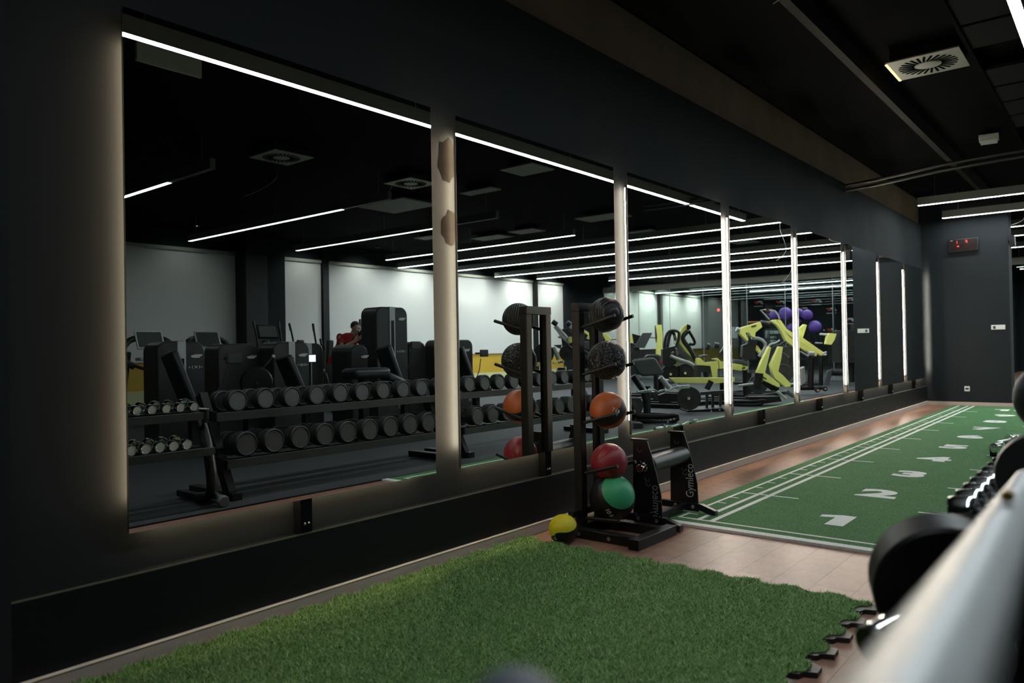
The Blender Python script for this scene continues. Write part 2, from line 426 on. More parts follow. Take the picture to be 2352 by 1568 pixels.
# ceiling downlights that wash the blinds
def washer(y, x, p, lab):
    t = thing('downlight', lab, 'ceiling light', (x, y, 3.86), group='recessed downlights along the blinds')
    MB().lathe((x, y, 3.9), (0, 0, -1), [(0, .06), (.03, .06), (.03, .045), (.012, .04)]).build('housing', M['black'], t)
    MB().lathe((x, y, 3.885), (0, 0, -1), [(0, .035), (.004, .035)]).build('lens', em('downlight_lens', (.9, 1, .97), 6), t)
    ld = bpy.data.lights.new('downlight_beam', 'SPOT'); ld.energy = p; ld.spot_size = radians(125); ld.spot_blend = 1.0; ld.color = (.96, 1, .97); ld.shadow_soft_size = .05
    lo = bpy.data.objects.new('downlight_beam', ld); COL.objects.link(lo); lo.location = (x, y, 3.84); lo.rotation_euler = (0, radians(-24), 0)
for i, (y, p) in enumerate([(3.4, .02), (8.0, .05), (11.1, .22), (12.9, .4), (14.9, .9), (17.3, 1.3), (19.6, 1.5), (21.4, 1.3), (26.2, 2), (28.3, 2), (30.6, 2), (32.6, 2)]):
    washer(y, WX-.8, SPOT*p*1.5, 'small recessed downlight ' + ['above the leftmost dim blind', 'above the blind left of the black column', 'above the narrow blind left of the dark post', 'above the left end of the widest blind', 'above the widest blind, left of its middle', 'above the widest blind, right of its middle', 'above the right end of the widest blind', 'above the narrow blind right of the widest', 'in the studio, leftmost of four', 'in the studio, second from left', 'in the studio, third from left', 'in the studio, rightmost of four'][i])

# glazed partition with pale head beam
t = thing('glass_partition', 'frameless glass wall with pale head beam in front of the studio', 'partition', (6.3, 24.9, 0))
MB().bb(-.3, WX-.01, 24.84, 24.96, 3.27, 3.45).build('head_beam', pm('pale_head_beam', (.5, .52, .44), .5, var=.08), t)
xs = [-.29, 1.6, 2.8, 4.3, 5.8, 7.1, 8.7, 10.0, 11.3, WX-.02]
for a, b in zip(xs[:-1], xs[1:]):
    MB().bb(a+.004, b-.004, 24.895, 24.905, .02, 3.27).build('pane', M['glass'], t)
for a in xs[1:-1]:
    MB().bb(a-.006, a+.006, 24.89, 24.91, .02, 3.27).build('joint', M['silver'], t)

# ------------------------------------------------------------------ light bars
ZT = 3.44
def light_bar(x0, x1, y, lit0, lit1, lab, z=ZT, along='x', group='suspended light bars', cable=True, glow='tube_on'):
    t = thing('light_bar', lab, 'ceiling light', ((x0+x1)/2, y, z) if along == 'x' else (y, (x0+x1)/2, z), group=group)
    w, h = .075, .13
    a, b, c = MB(), MB(), MB()
    def bx(m, u0, u1, v0, v1, z0, z1):
        return m.bb(u0, u1, y+v0, y+v1, z0, z1) if along == 'x' else m.bb(y+v0, y+v1, u0, u1, z0, z1)
    bx(a, x0, x1, -w/2, w/2, z+.004, z+h); bx(a, x0, x1, -w/2, -w/2+.003, z, z+.005); bx(a, x0, x1, w/2-.003, w/2, z, z+.005)
    a.build('housing', M['silver'] if not cable else M['housing'], t)
    bx(b, lit0, lit1, -w/2+.004, w/2-.004, z-.0012, z+.003)
    b.build('diffuser', M[glow], t)
    n = max(2, int((x1-x0)/2.6)+1)
    for i in range(n):
        u = x0+.25+(x1-x0-.5)*i/(n-1)
        c = MB()
        p = (u, y) if along == 'x' else (y, u)
        c.cyl((p[0], p[1], z+h), (p[0], p[1], 3.895), .0025, seg=6)
        c.build('wire', M['steel'], t)
    return t
M['housing'] = pm('dull_green_housing', (.13, .145, .13), .5, .2, var=.08)
light_bar(5.6, 12.2, 4.76, 6.7, 12.2, 'suspended light bar with unlit end, leftmost and nearest in the mirror', glow='tube_dim')
light_bar(5.5, 11.45, 7.5, 6.62, 11.45, 'suspended light bar with unlit end, second from left in the mirror', glow='tube_dim')
light_bar(5.4, 11.25, 9.85, 6.8, 11.25, 'suspended light bar with unlit end, running behind the first bright strip', glow='tube_dim')
light_bar(5.6, 11.25, 12.45, 5.6, 11.25, 'shorter suspended light bar lit to both ends, fourth from left', glow='tube_mid')
light_bar(.3, 12.4, 13.9, .3, 12.4, 'long light bar nearer than the other in front of the end wall', glow='tube_far')
light_bar(.36, 12.1, 15.65, .36, 12.1, 'long light bar right before the black end wall', glow='tube_far')
light_bar(.3, 12.35, 17.87, .3, 12.35, 'long light bar first behind the end wall opening', glow='tube_far')
light_bar(.3, 11.9, 19.45, .3, 11.9, 'long light bar second behind the end wall opening', glow='tube_far')
light_bar(.3, 10.7, 21.9, .3, 10.7, 'long light bar third behind the opening, before the glass wall', glow='tube_far')
light_bar(.3, 12.6, 25.9, .3, 12.6, 'light bar just inside the glazed studio', glow='tube_far')
light_bar(.3, 12.7, 28.8, .3, 12.7, 'light bar in the middle of the glazed studio', glow='tube_far')
light_bar(.3, 9.5, 31.2, .3, 9.5, 'light bar at the back of the glazed studio', glow='tube_far')
light_bar(-.4, 13.3, 2.42, -.35, 13.25, 'long light bar running parallel to the mirrors', along='y')

# ------------------------------------------------------------------ mirrors with warm strips behind their edges
panels = [(1.29, 2.94), (3.14, 4.85), (5.05, 6.76), (6.96, 8.66), (8.87, 10.57), (10.80, 12.38), (12.58, 14.07), (14.27, 15.93)]
mlab = ['nearest and largest of the backlit wall mirrors, showing the row of dumbbells', 'second backlit wall mirror, behind the ball rack',
        'third backlit wall mirror, showing the preacher bench', 'fourth backlit wall mirror, showing the yellow lever machines',
        'fifth backlit wall mirror, narrow view of the studio glass', 'sixth backlit wall mirror, reflecting the end wall edge and thermostat',
        'seventh backlit wall mirror, dark and third from the corner', 'last backlit wall mirror beside the corner']
ZB, ZTOP = .516, 2.543
M['led_low'] = em('warm_led_low', (1, .78, .5), 60.0)
led_mats = [em('warm_led_dim', (1, .76, .48), LED*1.1), em('warm_led', (1, .80, .54), LED*2.8), em('warm_led_strong', (1, .85, .66), LED*3), em('warm_led_full', (1, .88, .72), LED*6)]
for (a, b), lb in zip(panels, mlab):
    t = thing('wall_mirror', lb, 'mirror', (0, (a+b)/2, ZB), group='backlit mirrors in a row')
    MB().bb(-.006, 0, a, b, ZB, ZTOP).build('glass', M['mirror'], t)
    MB().bb(-.022, -.0062, a+.004, b-.004, ZB+.004, ZTOP-.004).build('backing', M['black'], t)
    MB().bb(GX, -.0225, a+.07, b-.07, ZB+.10, ZTOP-.10).build('mount', M['black'], t)
    MB().bb(-.040, -.032, a+.09, b-.09, ZB+.035, ZB+.042).build('bottom_strip', M['led_low'], t)
    gi = panels.index((a, b))
    for y, q in ((a+.036, gi), (b-.036, gi+1)):
        MB().bb(-.045, -.034, y-.005, y+.005, ZB+.11, ZTOP-.11).build('light_strip', led_mats[min(q, 3)], t)

# black brackets standing on the ledge below the mirrors
for i, y in enumerate((2.10, 3.99, 5.9, 7.78, 9.70, 11.55, 13.3, 15.0)):
    t = thing('mirror_bracket', 'small black screw bracket on the ledge below the '+['first and nearest', 'second', 'third', 'fourth', 'fifth', 'sixth', 'seventh', 'last'][i]+' mirror', 'bracket', (-.03, y, .357), group='brackets under the mirrors')
    MB().bb(GX, -.012, y-.032, y+.032, .357, ZB-.001).build('block', M['ceil'], t, bev=.002)
    for dy in (-.011, .011):
        MB().lathe((-.012, y+dy, .40), (1, 0, 0), [(0, .006), (.003, .0055), (.005, .003)], 10).build('screw', M['steel'], t)
# adhesive remnants on the wall in the first gap
def blob(y, z, ry, rz, lab, seed):
    rr = random.Random(seed); pts = []
    for i in range(18):
        a = 2*pi*i/18; k = 1+rr.uniform(-.14, .14)
        pts.append((GX+.0012, y+ry*k*cos(a), z+rz*k*sin(a)))
    b = MB().prism(pts, (.0016, 0, 0)).build('glue_stain', pm('glue_residue', (.012, .011, .010), 1, var=.4, scale=14, spec=0), label=lab, cat='stain')
blob(3.14, 2.30, .075, .13, 'upper dark glue stain on the wall between first two mirrors', 3)
blob(3.15, 1.90, .065, .10, 'lower dark glue stain on the wall between first two mirrors', 5)

# ------------------------------------------------------------------ things on walls and ceiling
t = thing('interval_timer', 'black wall timer with red led digits high on the end wall', 'clock', (.63, L-.03, 2.84))
MB().bb(.385, .865, L-.06, L, 2.845, 3.075).build('case', M['black_gloss'], t, bev=.006)
MB().bb(.40, .85, L-.0615, L-.0602, 2.86, 3.06).build('front_panel', pm('smoked_panel', (.02, .012, .01), .15), t)
def seg7(x, z, w, h, on):
    S = dict(a=(0, h, 1), b=(w, h*.75, 0), c=(w, h*.25, 0), d=(0, 0, 1), e=(0, h*.25, 0), f=(0, h*.75, 0), g=(0, h/2, 1))
    m = MB()
    for k in on:
        sx, sz, hor = S[k]
        if hor: m.box((x+w/2, L-.063, z+sz), (w*.8, .002, .006))
        else: m.box((x+sx, L-.063, z+sz), (.006, .002, h*.4))
    return m
seg7(.50, 2.99, .03, .05, 'bc').build('digit', M['digit_red'], t)
seg7(.66, 2.99, .03, .05, 'abgc').build('digit', M['digit_red'], t)
MB().box((.545, L-.063, 2.94), (.03, .002, .018)).build('indicator', M['digit_red'], t)
MB().box((.44, L-.063, 3.05), (.04, .002, .008)).build('logo', M['silver'], t)
t = thing('thermostat', 'white thermostat strip with dark display on the end wall', 'thermostat', (1.135, L-.02, 1.38))
MB().bb(1.03, 1.245, L-.016, L, 1.385, 1.47).build('cover', M['white'], t, bev=.004)
MB().bb(1.06, 1.10, L-.0185, L-.0162, 1.40, 1.45).build('display', M['screen'], t)
t = thing('wall_socket', 'white wall socket low on the black end wall', 'socket', (.63, L-.02, .26))
MB().bb(.588, .674, L-.014, L, .262, .356).build('plate', M['white'], t, bev=.004)
MB().bb(.605, .657, L-.016, L-.0142, .295, .325).build('slots', M['black'], t)
t = thing('wall_speaker', 'small black speaker on the edge of the end wall', 'speaker', (1.38, L+.12, 2.85))
MB().prism([(1.34, L+.0, 2.86), (1.34, L+.0, 3.06), (1.42, L-.03, 3.05), (1.43, L-.03, 2.86)], (0, .15, 0)).build('cabinet', M['black'], t, bev=.006)
MB().bb(1.321, 1.345, L+.04, L+.12, 2.93, 2.98).build('wall_arm', M['black'], t)

def vent(x, y, lab, rz=0, s=.60, loose=False, z=3.8):
    t = thing('ceiling_vent', lab, 'air vent', (x, y, z), group='square swirl vents')
    MB().box((x, y, z+.006), (s, s, .012)).build('plate', M['vent'], t)
    MB().box((x, y, z+.055), (s*.9, s*.9, .09)).build('plenum', M['black'], t)
    for k in range(26):
        a = 2*pi*k/26
        r0, r1 = s*.19, s*.41
        p0 = V(x+r0*cos(a), y+r0*sin(a), z-.0018); p1 = V(x+r1*cos(a+.18), y+r1*sin(a+.18), z-.0018)
        MB().beam(p0, p1, .021, .003).build('slot', M['ceil'], t)
    MB().lathe((x, y, z), (0, 0, -1), [(-.001, s*.16), (.004, s*.16), (.006, s*.13)]).build('centre_disc', M['vent'], t)
vent(1.55, 7.97, 'square swirl vent overhead near the top right of the ceiling')
vent(5.76, 5.83, 'square swirl vent in the mirror, left one')
vent(5.68, 8.1, 'square swirl vent in the mirror, beside the first bright strip')
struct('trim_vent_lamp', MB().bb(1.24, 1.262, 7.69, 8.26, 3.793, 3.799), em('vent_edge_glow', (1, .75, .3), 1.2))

def flat_panel(px, py, sx, sy, lab, m='panel_off', z=3.8):
    t = thing('ceiling_panel', lab, 'ceiling panel', (px, py, z), group='unlit square panels in the dark ceiling')
    MB().box((px, py, z+.012), (sx, sy, .024)).build('plate', M[m], t, bev=.004)
    MB().box((px, py, z+.06), (sx*.6, sy*.6, .075)).build('box', M['black'], t)
for a in [(3.8, 8.65, .6, .55, 'pale flat ceiling panel in the second mirror, nearest'), (5.3, 9.3, .7, .28, 'narrow pale ceiling panel above the second light bar'),
          (7.2, 9.2, 1.2, .9, 'large dull ceiling panel above the third light bar'), (8.6, 13.4, .9, .6, 'pale ceiling panel left of the first bright strip'),
          (7.4, 13.2, .7, .5, 'pale ceiling panel right of the first bright strip'), (5.2, 12.9, 1.0, .6, 'dull ceiling panel above the end of the short light bar'),
          (5.6, 15.3, .6, .6, 'dim ceiling panel above the long light bars'), (4.6, 18.6, .6, .6, 'dim ceiling panel deep in the third mirror'), (3.0, 20.2, 1.1, .5, 'dim ceiling panel deep in the fourth mirror'),
          (9.6, 12.3, .6, .4, 'small ceiling panel above the far end of the third light bar')]:
    flat_panel(*a)
for k, y in enumerate((6.55, 7.2, 8.5, 9.15, 9.8, 10.45)):
    MB().bb(1.93, 2.34, y+.02, y+.61, 3.80, 3.83).build('ceiling_tile', M['tile_dark'], label='dark grey ceiling tile in the row beside the light bar', cat='ceiling tile', group='dark ceiling tiles')
struct('trim_tile_rail', MB().bb(1.90, 1.93, 3.5, 13, 3.78, 3.9).bb(2.34, 2.37, 3.5, 13, 3.78, 3.9), M['ceil'])
t = thing('motion_sensor', 'small white box sensor on the dark ceiling', 'sensor', (1.6, 11.5, 3.78))
MB().box((1.6, 11.52, 3.83), (.22, .26, .05), rz=.1).build('base', M['white'], t, bev=.006)
MB().box((1.6, 11.52, 3.79), (.19, .23, .04), rz=.1).build('cover', M['white'], t, bev=.008)
MB().cyl((1.6, 11.52, 3.85), (1.6, 11.52, 3.9), .03).build('stem', M['black'], t)
t = thing('emergency_light', 'clear acrylic emergency light plate hung above the first mirror', 'emergency light', (3.25, 3.08, 3.7))
MB().box((3.25, 3.08, 3.70), (.03, .56, .20)).build('plate', pm('frosted_acrylic', (.32, .34, .3), .3, var=.1), t, bev=.004)
MB().box((3.25, 3.08, 3.82), (.06, .58, .03)).build('rail', M['silver'], t)
for y in (2.84, 3.32): MB().cyl((3.25, y, 3.83), (3.25, y, 3.9), .004, seg=6).build('hanger', M['steel'], t)
# air duct and pipes under the ceiling
MB().bb(1.02, 1.09, 2.5, 15.8, 3.72, 3.9).build('air_duct', M['duct'] if 'duct' in M else pm('dark_duct', (.02, .019, .016), .7, var=.5, scale=2, spec=.1), label='long dark duct running along the ceiling above the running lane', cat='duct')
for dz in (0, .07):
    MB().tube([(GX+.01, 11.1, 3.32+dz), (.5, 11.08, 3.35+dz), (1.3, 11.05, 3.42+dz), (3.2, 11.0, 3.45+dz)], .022, smooth=1).build('ceiling_pipe', M['shroud'], label='thin dark pipe leaving the mirror wall, %s of the pair' % ('lower' if dz == 0 else 'upper'), cat='pipe')
def cable(path, lab, r=.004, m='white', loc=None):
    MB().tube(path, r, seg=8, smooth=2).build('cable', M[m], label=lab, cat='cable')
cable([(1.25, 5.2, 3.9), (1.27, 5.2, 3.72), (1.22, 5.18, 3.60), (1.10, 5.2, 3.56)], 'thin loose cable hanging in a curve from the dark ceiling', m='silver')
cable([(1.62, 15.6, 3.44), (1.62, 15.55, 3.30), (1.58, 15.5, 3.22), (1.42, 15.5, 3.17)], 'white cable curl hanging below the light bar before the end wall')
cable([(1.95, 13.8, 3.5), (2.0, 13.9, 3.3), (1.92, 13.9, 3.1), (1.9, 14.0, 2.9), (2.1, 14.0, 2.75)], 'thin white cable hanging down at the right frame edge')
cable([(2.3, 15.6, 3.5), (2.4, 15.6, 3.2), (2.3, 15.5, 2.7), (2.55, 15.5, 2.45)], 'thin white cable seen in the fourth mirror')
cable([(6.3, 6.1, 3.8), (6.1, 6.0, 3.6), (6.6, 6.0, 3.5), (7.1, 6.1, 3.52)], 'loose cable drooping from the left swirl vent', m='silver')
cable([(6.0, 8.0, 3.8), (6.2, 8.0, 3.6), (6.7, 8.0, 3.53)], 'loose cable drooping from the second swirl vent', m='silver')

# ------------------------------------------------------------------ running lane turf with its markings
TX0, TX1, TY0, TY1 = .43, 2.37, 4.60, 15.85
t = thing('turf_lane', 'green turf sprint lane with white numbers one to ten', 'turf', (1.4, 10.2, 0))
MB().bb(TX0, TX1, TY0, TY1, 0, .012).build('pile', M['turf'], t)
zt = .0135
def line(x0, x1, y0, y1, nm='line'):
    MB().bb(x0, x1, y0, y1, .0121, zt).build(nm, M['turf_white'], t)
MB().bb(TX0+.04, TX1, TY0-.02, TY0+.05, 0, .016).build('front_border', M['turf_white'], t)
line(.53, 2.25, 4.745, 4.77, 'start_line')
line(.525, .548, 4.745, 4.92, 'ladder_rail'); 
line(.525, .548, 5.12, TY1-.05, 'ladder_rail')
line(.662, .694, 4.77, TY1-.05, 'ladder_rail')
line(.752, .788, 4.77, TY1-.05, 'lane_edge')
line(2.235, 2.262, 4.745, TY1-.05, 'lane_edge')
Y0, DY = 5.83, 1.09
m = MB(); y = Y0-4*.2325-.0
k = 0
while y < TY1-.1:
    long = abs(((y-Y0)/DY) - round((y-Y0)/DY)) < .05
    if not long: line(.548, .61, y-.010, y+.010, 'ladder_rung')
    y += DY/4 if y > Y0-.01 else .2325
for k in range(9):
    y = Y0+k*DY
    line(.53, .99, y-.012, y+.012, 'metre_tick')
    line(1.81, 2.10, y-.012, y+.012, 'metre_tick')

def text_mesh(s, size, name, parent, mat, fn, thick=.0015, bold=.02, **kw):
    cu = bpy.data.curves.new('txt', 'FONT'); cu.body = s; cu.size = size; cu.align_x = 'CENTER'; cu.align_y = 'CENTER'
    cu.extrude = thick; cu.offset = bold*size; cu.resolution_u = 4
    ob = bpy.data.objects.new('txt', cu); COL.objects.link(ob)
    dg = bpy.context.evaluated_depsgraph_get(); dg.update()
    me = bpy.data.meshes.new_from_object(ob.evaluated_get(dg))
    bpy.data.objects.remove(ob); bpy.data.curves.remove(cu)
    mb = MB(); mb.add([fn(v.co) for v in me.vertices], [tuple(p.vertices) for p in me.polygons])
    bpy.data.meshes.remove(me)
    return mb.build(name, mat, parent, **kw)
ONE = [(-.03, -.165), (.085, -.165), (.085, .165), (-.005, .165), (-.125, .115), (-.125, .045), (-.03, .075)]
for k in (0, 9):
    yc = 5.27+k*DY; xc = 1.43 if k == 0 else 1.29
    MB().prism([(xc+x, yc+y_, .0128) for x, y_ in ONE], (0, 0, .0012)).build('number', M['turf_white'], t)
for k in range(1, 10):
    yc = 5.27+k*DY
    if k == 9:
        text_mesh('0', .44, 'number', t, M['turf_white'], lambda c, yc=yc: V(1.56+c.x*1.0, yc+c.y*1.0, .0128+c.z), thick=.0012, bold=.05); continue
    text_mesh(str(k+1), .44, 'number', t, M['turf_white'], lambda c, yc=yc: V(1.43+c.x*1.22, yc+c.y*1.0, .0128+c.z), thick=.0012, bold=.05)

# ------------------------------------------------------------------ grass puzzle mat in front
MX0, MX1, MY1 = .035, 2.03, 3.67
def edge_wave(n, amp, per, ph=0):
    return [amp*math.tanh(2.2*sin(2*pi*(i/n)*per+ph)) for i in range(n+1)]
def mat_outline(z, grow=0.0, y0=1.0):
    pts = []
    n = 110
    w = edge_wave(n, .022, 10)
    for i in range(n+1):            # back edge
        x = MX0+(MX1-MX0)*i/n; pts.append((x, MY1+w[i]+grow, z))
    n2 = 130; w2 = edge_wave(n2, .024, 12.5, .8)
    for i in range(1, n2+1):        # right edge towards the viewer
        y = MY1-(MY1-y0)*i/n2; pts.append((MX1+w2[i]+grow, y, z))
    for i in range(n2+1):
        y = y0+(MY1-.06-y0)*i/n2; pts.append((MX0+.018*math.tanh(2.2*sin(2*pi*y*5.2)), y, z))
    return pts
t = thing('grass_mat', 'artificial grass puzzle mat with black foam teeth in the foreground', 'mat', (1.0, 2.4, 0))
# foam base with teeth a little beyond the grass on the right side
n2 = 26
def teeth(y0=1.0):
    pts = [(MX0+.01, y0, .009), (MX0+.01, MY1-.01, .009), (MX1-.03, MY1-.01, .009)]
    y = MY1-.02; i = 0
    while y > y0:
        pts += [(MX1+.012, y, .009), (MX1+.052, y-.018, .009), (MX1+.056, y-.082, .009), (MX1+.014, y-.10, .009), (MX1+.006, y-.13, .009), (MX1-.022, y-.142, .009), (MX1-.022, y-.178, .009)]
        y -= .20
    pts.append((MX1-.02, y0-.02, .009))
    return pts
MB().prism([(x, y, .0105) for x, y, z in teeth()], (0, 0, .019)).build('foam_base', M['rub'], t)
MB().prism(mat_outline(.0195), (0, 0, .007)).build('grass_backing', M['grass_base'], t)
# grass blades: one strand mesh, far too many to count
import numpy as np
rng = np.random.default_rng(4)
NB = 150000
ys = MY1+.02-(MY1+.02-1.0)*rng.random(NB)**1.0
xs_ = MX0-.02+(MX1+.04-MX0)*rng.random(NB)
wv = .022*np.tanh(2.2*np.sin(2*pi*((xs_-MX0)/(MX1-MX0))*10))
wx = .024*np.tanh(2.2*np.sin(2*pi*((MY1-ys)/(MY1-1.0))*12.5+.8))
wl = .018*np.tanh(2.2*np.sin(2*pi*ys*5.2))
ok = (xs_ > MX0+wl-.004) & (ys < MY1+wv) & (xs_ < MX1+wx)
seam = (np.abs(ys-2.665+.018*np.sin(2*pi*xs_*5)) < .009) | (np.abs(xs_-1.012+.018*np.sin(2*pi*ys*5)) < .006)
ok &= ~(seam & (rng.random(NB) < .9))
xs_, ys = xs_[ok], ys[ok]; nb = len(xs_)
edge = (xs_ < .10)
h = (.007+.010*rng.random(nb))*np.where(edge, 1.5, 1)
ang = rng.random(nb)*2*pi; lean = .010+.012*rng.random(nb)
bx, by = np.cos(ang), np.sin(ang)
w0 = .0016
vs = np.zeros((nb, 3, 3))
vs[:, 0] = np.stack([xs_-by*w0, ys+bx*w0, np.full(nb, .0225)], 1)
vs[:, 1] = np.stack([xs_+by*w0, ys-bx*w0, np.full(nb, .0225)], 1)
vs[:, 2] = np.stack([xs_+bx*lean, ys+by*lean, .0225+h], 1)
vs -= np.array([1.0, 2.4, 0])
me = bpy.data.meshes.new('grass_blades')
me.vertices.add(nb*3); me.vertices.foreach_set('co', vs.reshape(-1))
me.loops.add(nb*3); me.loops.foreach_set('vertex_index', np.arange(nb*3, dtype=np.int32))
me.polygons.add(nb); me.polygons.foreach_set('loop_start', np.arange(0, nb*3, 3, dtype=np.int32)); me.polygons.foreach_set('loop_total', np.full(nb, 3, dtype=np.int32))
me.update(); me.validate(); me.materials.append(M['blade'])
o = bpy.data.objects.new('grass_blades', me); COL.objects.link(o); o.parent = t; tag(o, kind='stuff')

# ------------------------------------------------------------------ ball rack with balls
def seen(px, py, d):
    """real place of a spot seen in the mirror at distance d along the view axis"""
    v = (px-1176)/F_PX*_r - (py-784)/F_PX*_u + _fw
    p = CAM + v*d
    return V(-p.x, p.y, p.z)

RX, RY = .215, 4.03
t = thing('ball_rack', 'black steel ball rack with five arm pairs beside the wall', 'rack', (.3, 4.1, 0))
MB().bb(RX-.03, RX+.03, RY-.03, RY+.03, .05, 1.43).build('post', M['black'], t, bev=.004)
MB().bb(RX-.03, RX+.03, RY+.19, RY+.25, .05, 1.43).build('post', M['black'], t, bev=.004)
MB().bb(RX-.032, RX+.032, RY-.032, RY+.252, 1.43, 1.485).build('top_bar', M['black'], t, bev=.004)
MB().bb(RX-.03, .66, RY-.12, RY-.06, 0, .06).build('base_bar', M['black'], t, bev=.004)
MB().bb(RX-.03, .66, RY+.20, RY+.26, 0, .06).build('base_bar', M['black'], t, bev=.004)
MB().bb(.66, .73, RY-.17, RY+.31, 0, .062).build('base_front', M['black'], t, bev=.004)
MB().bb(RX-.06, RX+.03, RY-.17, RY+.31, 0, .062).build('base_rear', M['black'], t, bev=.004)
MB().bb(RX-.02, RX+.02, RY-.12, RY+.26, .12, .16).build('brace', M['black'], t, bev=.003)
arm_z = [1.325, 1.02, .71, .385, .10]
for i, z in enumerate(arm_z):
    tilt = .07 if i < 4 else .015
    for y in (RY, RY+.22):
        MB().cyl((RX+.02, y, z), (RX+.28, y, z+tilt), .0115, seg=14).build('arm', M['black'], t)
for y in (RY-.125, RY+.26):
    for x in (.28, .5): MB().lathe((x, y-.002 if y < RY else y, .03), (0, -1 if y < RY else 1, 0), [(0, .012), (.004, .012), (.007, .005)], 12).build('bolt', M['steel'], t)

def ball_mat(name, c1, c2, axis, thr, mode, bump=None, swirl=0.0):
    m, tr, b = nt(name)
    tc = tr.nodes.new('ShaderNodeTexCoord')
    nr = tr.nodes.new('ShaderNodeVectorMath'); nr.operation = 'NORMALIZE'; tr.links.new(tc.outputs['Object'], nr.inputs[0])
    dp = tr.nodes.new('ShaderNodeVectorMath'); dp.operation = 'DOT_PRODUCT'; dp.inputs[1].default_value = Vector(axis).normalized()
    tr.links.new(nr.outputs[0], dp.inputs[0])
    val = dp.outputs['Value']
    if swirl:
        a = Vector(axis).normalized(); s2 = a.cross(Vector((0, .3, 1))).normalized()
        d2 = tr.nodes.new('ShaderNodeVectorMath'); d2.operation = 'DOT_PRODUCT'; d2.inputs[1].default_value = s2
        tr.links.new(nr.outputs[0], d2.inputs[0])
        ml = tr.nodes.new('ShaderNodeMath'); ml.operation = 'MULTIPLY'; ml.inputs[1].default_value = 3.0; tr.links.new(d2.outputs['Value'], ml.inputs[0])
        sn = tr.nodes.new('ShaderNodeMath'); sn.operation = 'SINE'; tr.links.new(ml.outputs[0], sn.inputs[0])
        m3 = tr.nodes.new('ShaderNodeMath'); m3.operation = 'MULTIPLY_ADD'; m3.inputs[1].default_value = swirl; tr.links.new(sn.outputs[0], m3.inputs[0]); tr.links.new(val, m3.inputs[2])
        val = m3.outputs[0]
    if mode == 'band':
        ab = tr.nodes.new('ShaderNodeMath'); ab.operation = 'ABSOLUTE'; tr.links.new(val, ab.inputs[0]); val = ab.outputs[0]
    gt = tr.nodes.new('ShaderNodeMath'); gt.operation = 'GREATER_THAN'; gt.inputs[1].default_value = thr; tr.links.new(val, gt.inputs[0])
    no = tr.nodes.new('ShaderNodeTexNoise'); no.inputs['Scale'].default_value = 60; tr.links.new(tc.outputs['Object'], no.inputs['Vector'])
    mx = tr.nodes.new('ShaderNodeMix'); mx.data_type = 'RGBA'; mx.inputs[6].default_value = (*c1, 1); mx.inputs[7].default_value = (*c2, 1)
    tr.links.new(gt.outputs[0], mx.inputs[0]); tr.links.new(mx.outputs[2], b.inputs['Base Color'])
    b.inputs['Roughness'].default_value = .42; b.inputs['Specular IOR Level'].default_value = .35
    bp = tr.nodes.new('ShaderNodeBump'); bp.inputs['Distance'].default_value = .004; bp.inputs['Strength'].default_value = .25
    if bump == 'tread':
        vo = tr.nodes.new('ShaderNodeTexVoronoi'); vo.inputs['Scale'].default_value = 48; vo.feature = 'DISTANCE_TO_EDGE'
        tr.links.new(tc.outputs['Object'], vo.inputs['Vector']); tr.links.new(vo.outputs['Distance'], bp.inputs['Height'])
        bp.inputs['Strength'].default_value = 1.0; bp.inputs['Distance'].default_value = .014
    elif bump == 'ribs':
        ml = tr.nodes.new('ShaderNodeMath'); ml.operation = 'MULTIPLY'; ml.inputs[1].default_value = 46; tr.links.new(dp.outputs['Value'], ml.inputs[0])
        sn = tr.nodes.new('ShaderNodeMath'); sn.operation = 'SINE'; tr.links.new(ml.outputs[0], sn.inputs[0]); tr.links.new(sn.outputs[0], bp.inputs['Height'])
        bp.inputs['Strength'].default_value = .6
    else: tr.links.new(no.outputs['Fac'], bp.inputs['Height'])
    tr.links.new(bp.outputs[0], b.inputs['Normal'])
    return m
K = (.009, .0095, .011)
BX, BY = .365, RY+.105
def ball(x, y, z, r, m, lab, cat='medicine ball', name='medicine_ball'):
    return MB().sphere((x, y, z), r, 48, 32).build(name, m, label=lab, cat=cat, origin=(x, y, z), ang=180)
ball(BX, BY, 1.405, .114, ball_mat('ball_ribbed', K, K, (.8, -.5, .1), 2, 'one', 'ribs'), 'black ribbed ball, topmost on the rack', 'exercise ball', 'exercise_ball')
ball(BX, BY, 1.112, .126, ball_mat('ball_tread', K, K, (1, 0, 0), 2, 'one', 'tread'), 'black textured slam ball, second from top on the rack', 'slam ball', 'slam_ball')
b3 = ball(BX, BY, .79, .119, ball_mat('ball_orange', K, (.31, .075, .022), (-.07, -.70, .85), .30, 'band'), 'orange medicine ball with black band, middle of the rack')
b4 = ball(BX, BY, .458, .119, ball_mat('ball_red', (.20, .018, .028), (.20, .018, .028), (1, 0, 0), 2, 'one'), 'dark red medicine ball with black seams, fourth from top on rack')
b5 = ball(BX+.02, BY, .232, .148, ball_mat('ball_green', K, (.035, .30, .14), (.65, -.37, .45), .64, 'one'), 'large black and green medicine ball, bottom of the rack')
yb = ball(.275, 3.745, .0905, .0905, ball_mat('ball_yellow', K, (.58, .52, .02), (-.15, -.25, .95), -.02, 'one', swirl=.2), 'small yellow and black medicine ball on the floor by the rack')
def on_ball(o, r, centre, up, s, size, name, m='white', bold=.02):
    n = Vector(centre).normalized(); u = Vector(up); u = (u-n*u.dot(n)).normalized(); rt = u.cross(n)
    oc = WO[o.name]
    def fn(c): 
        d = (n*r + rt*c.x + u*c.y).normalized()
        return oc + d*(r+.0006+c.z*.3)
    return text_mesh(s, size, name, o, M[m], fn, thick=.001, bold=bold)
on_ball(b5, .148, (.35, -.83, -.52), (.6, .5, .5), '10 8', .04, 'lettering')
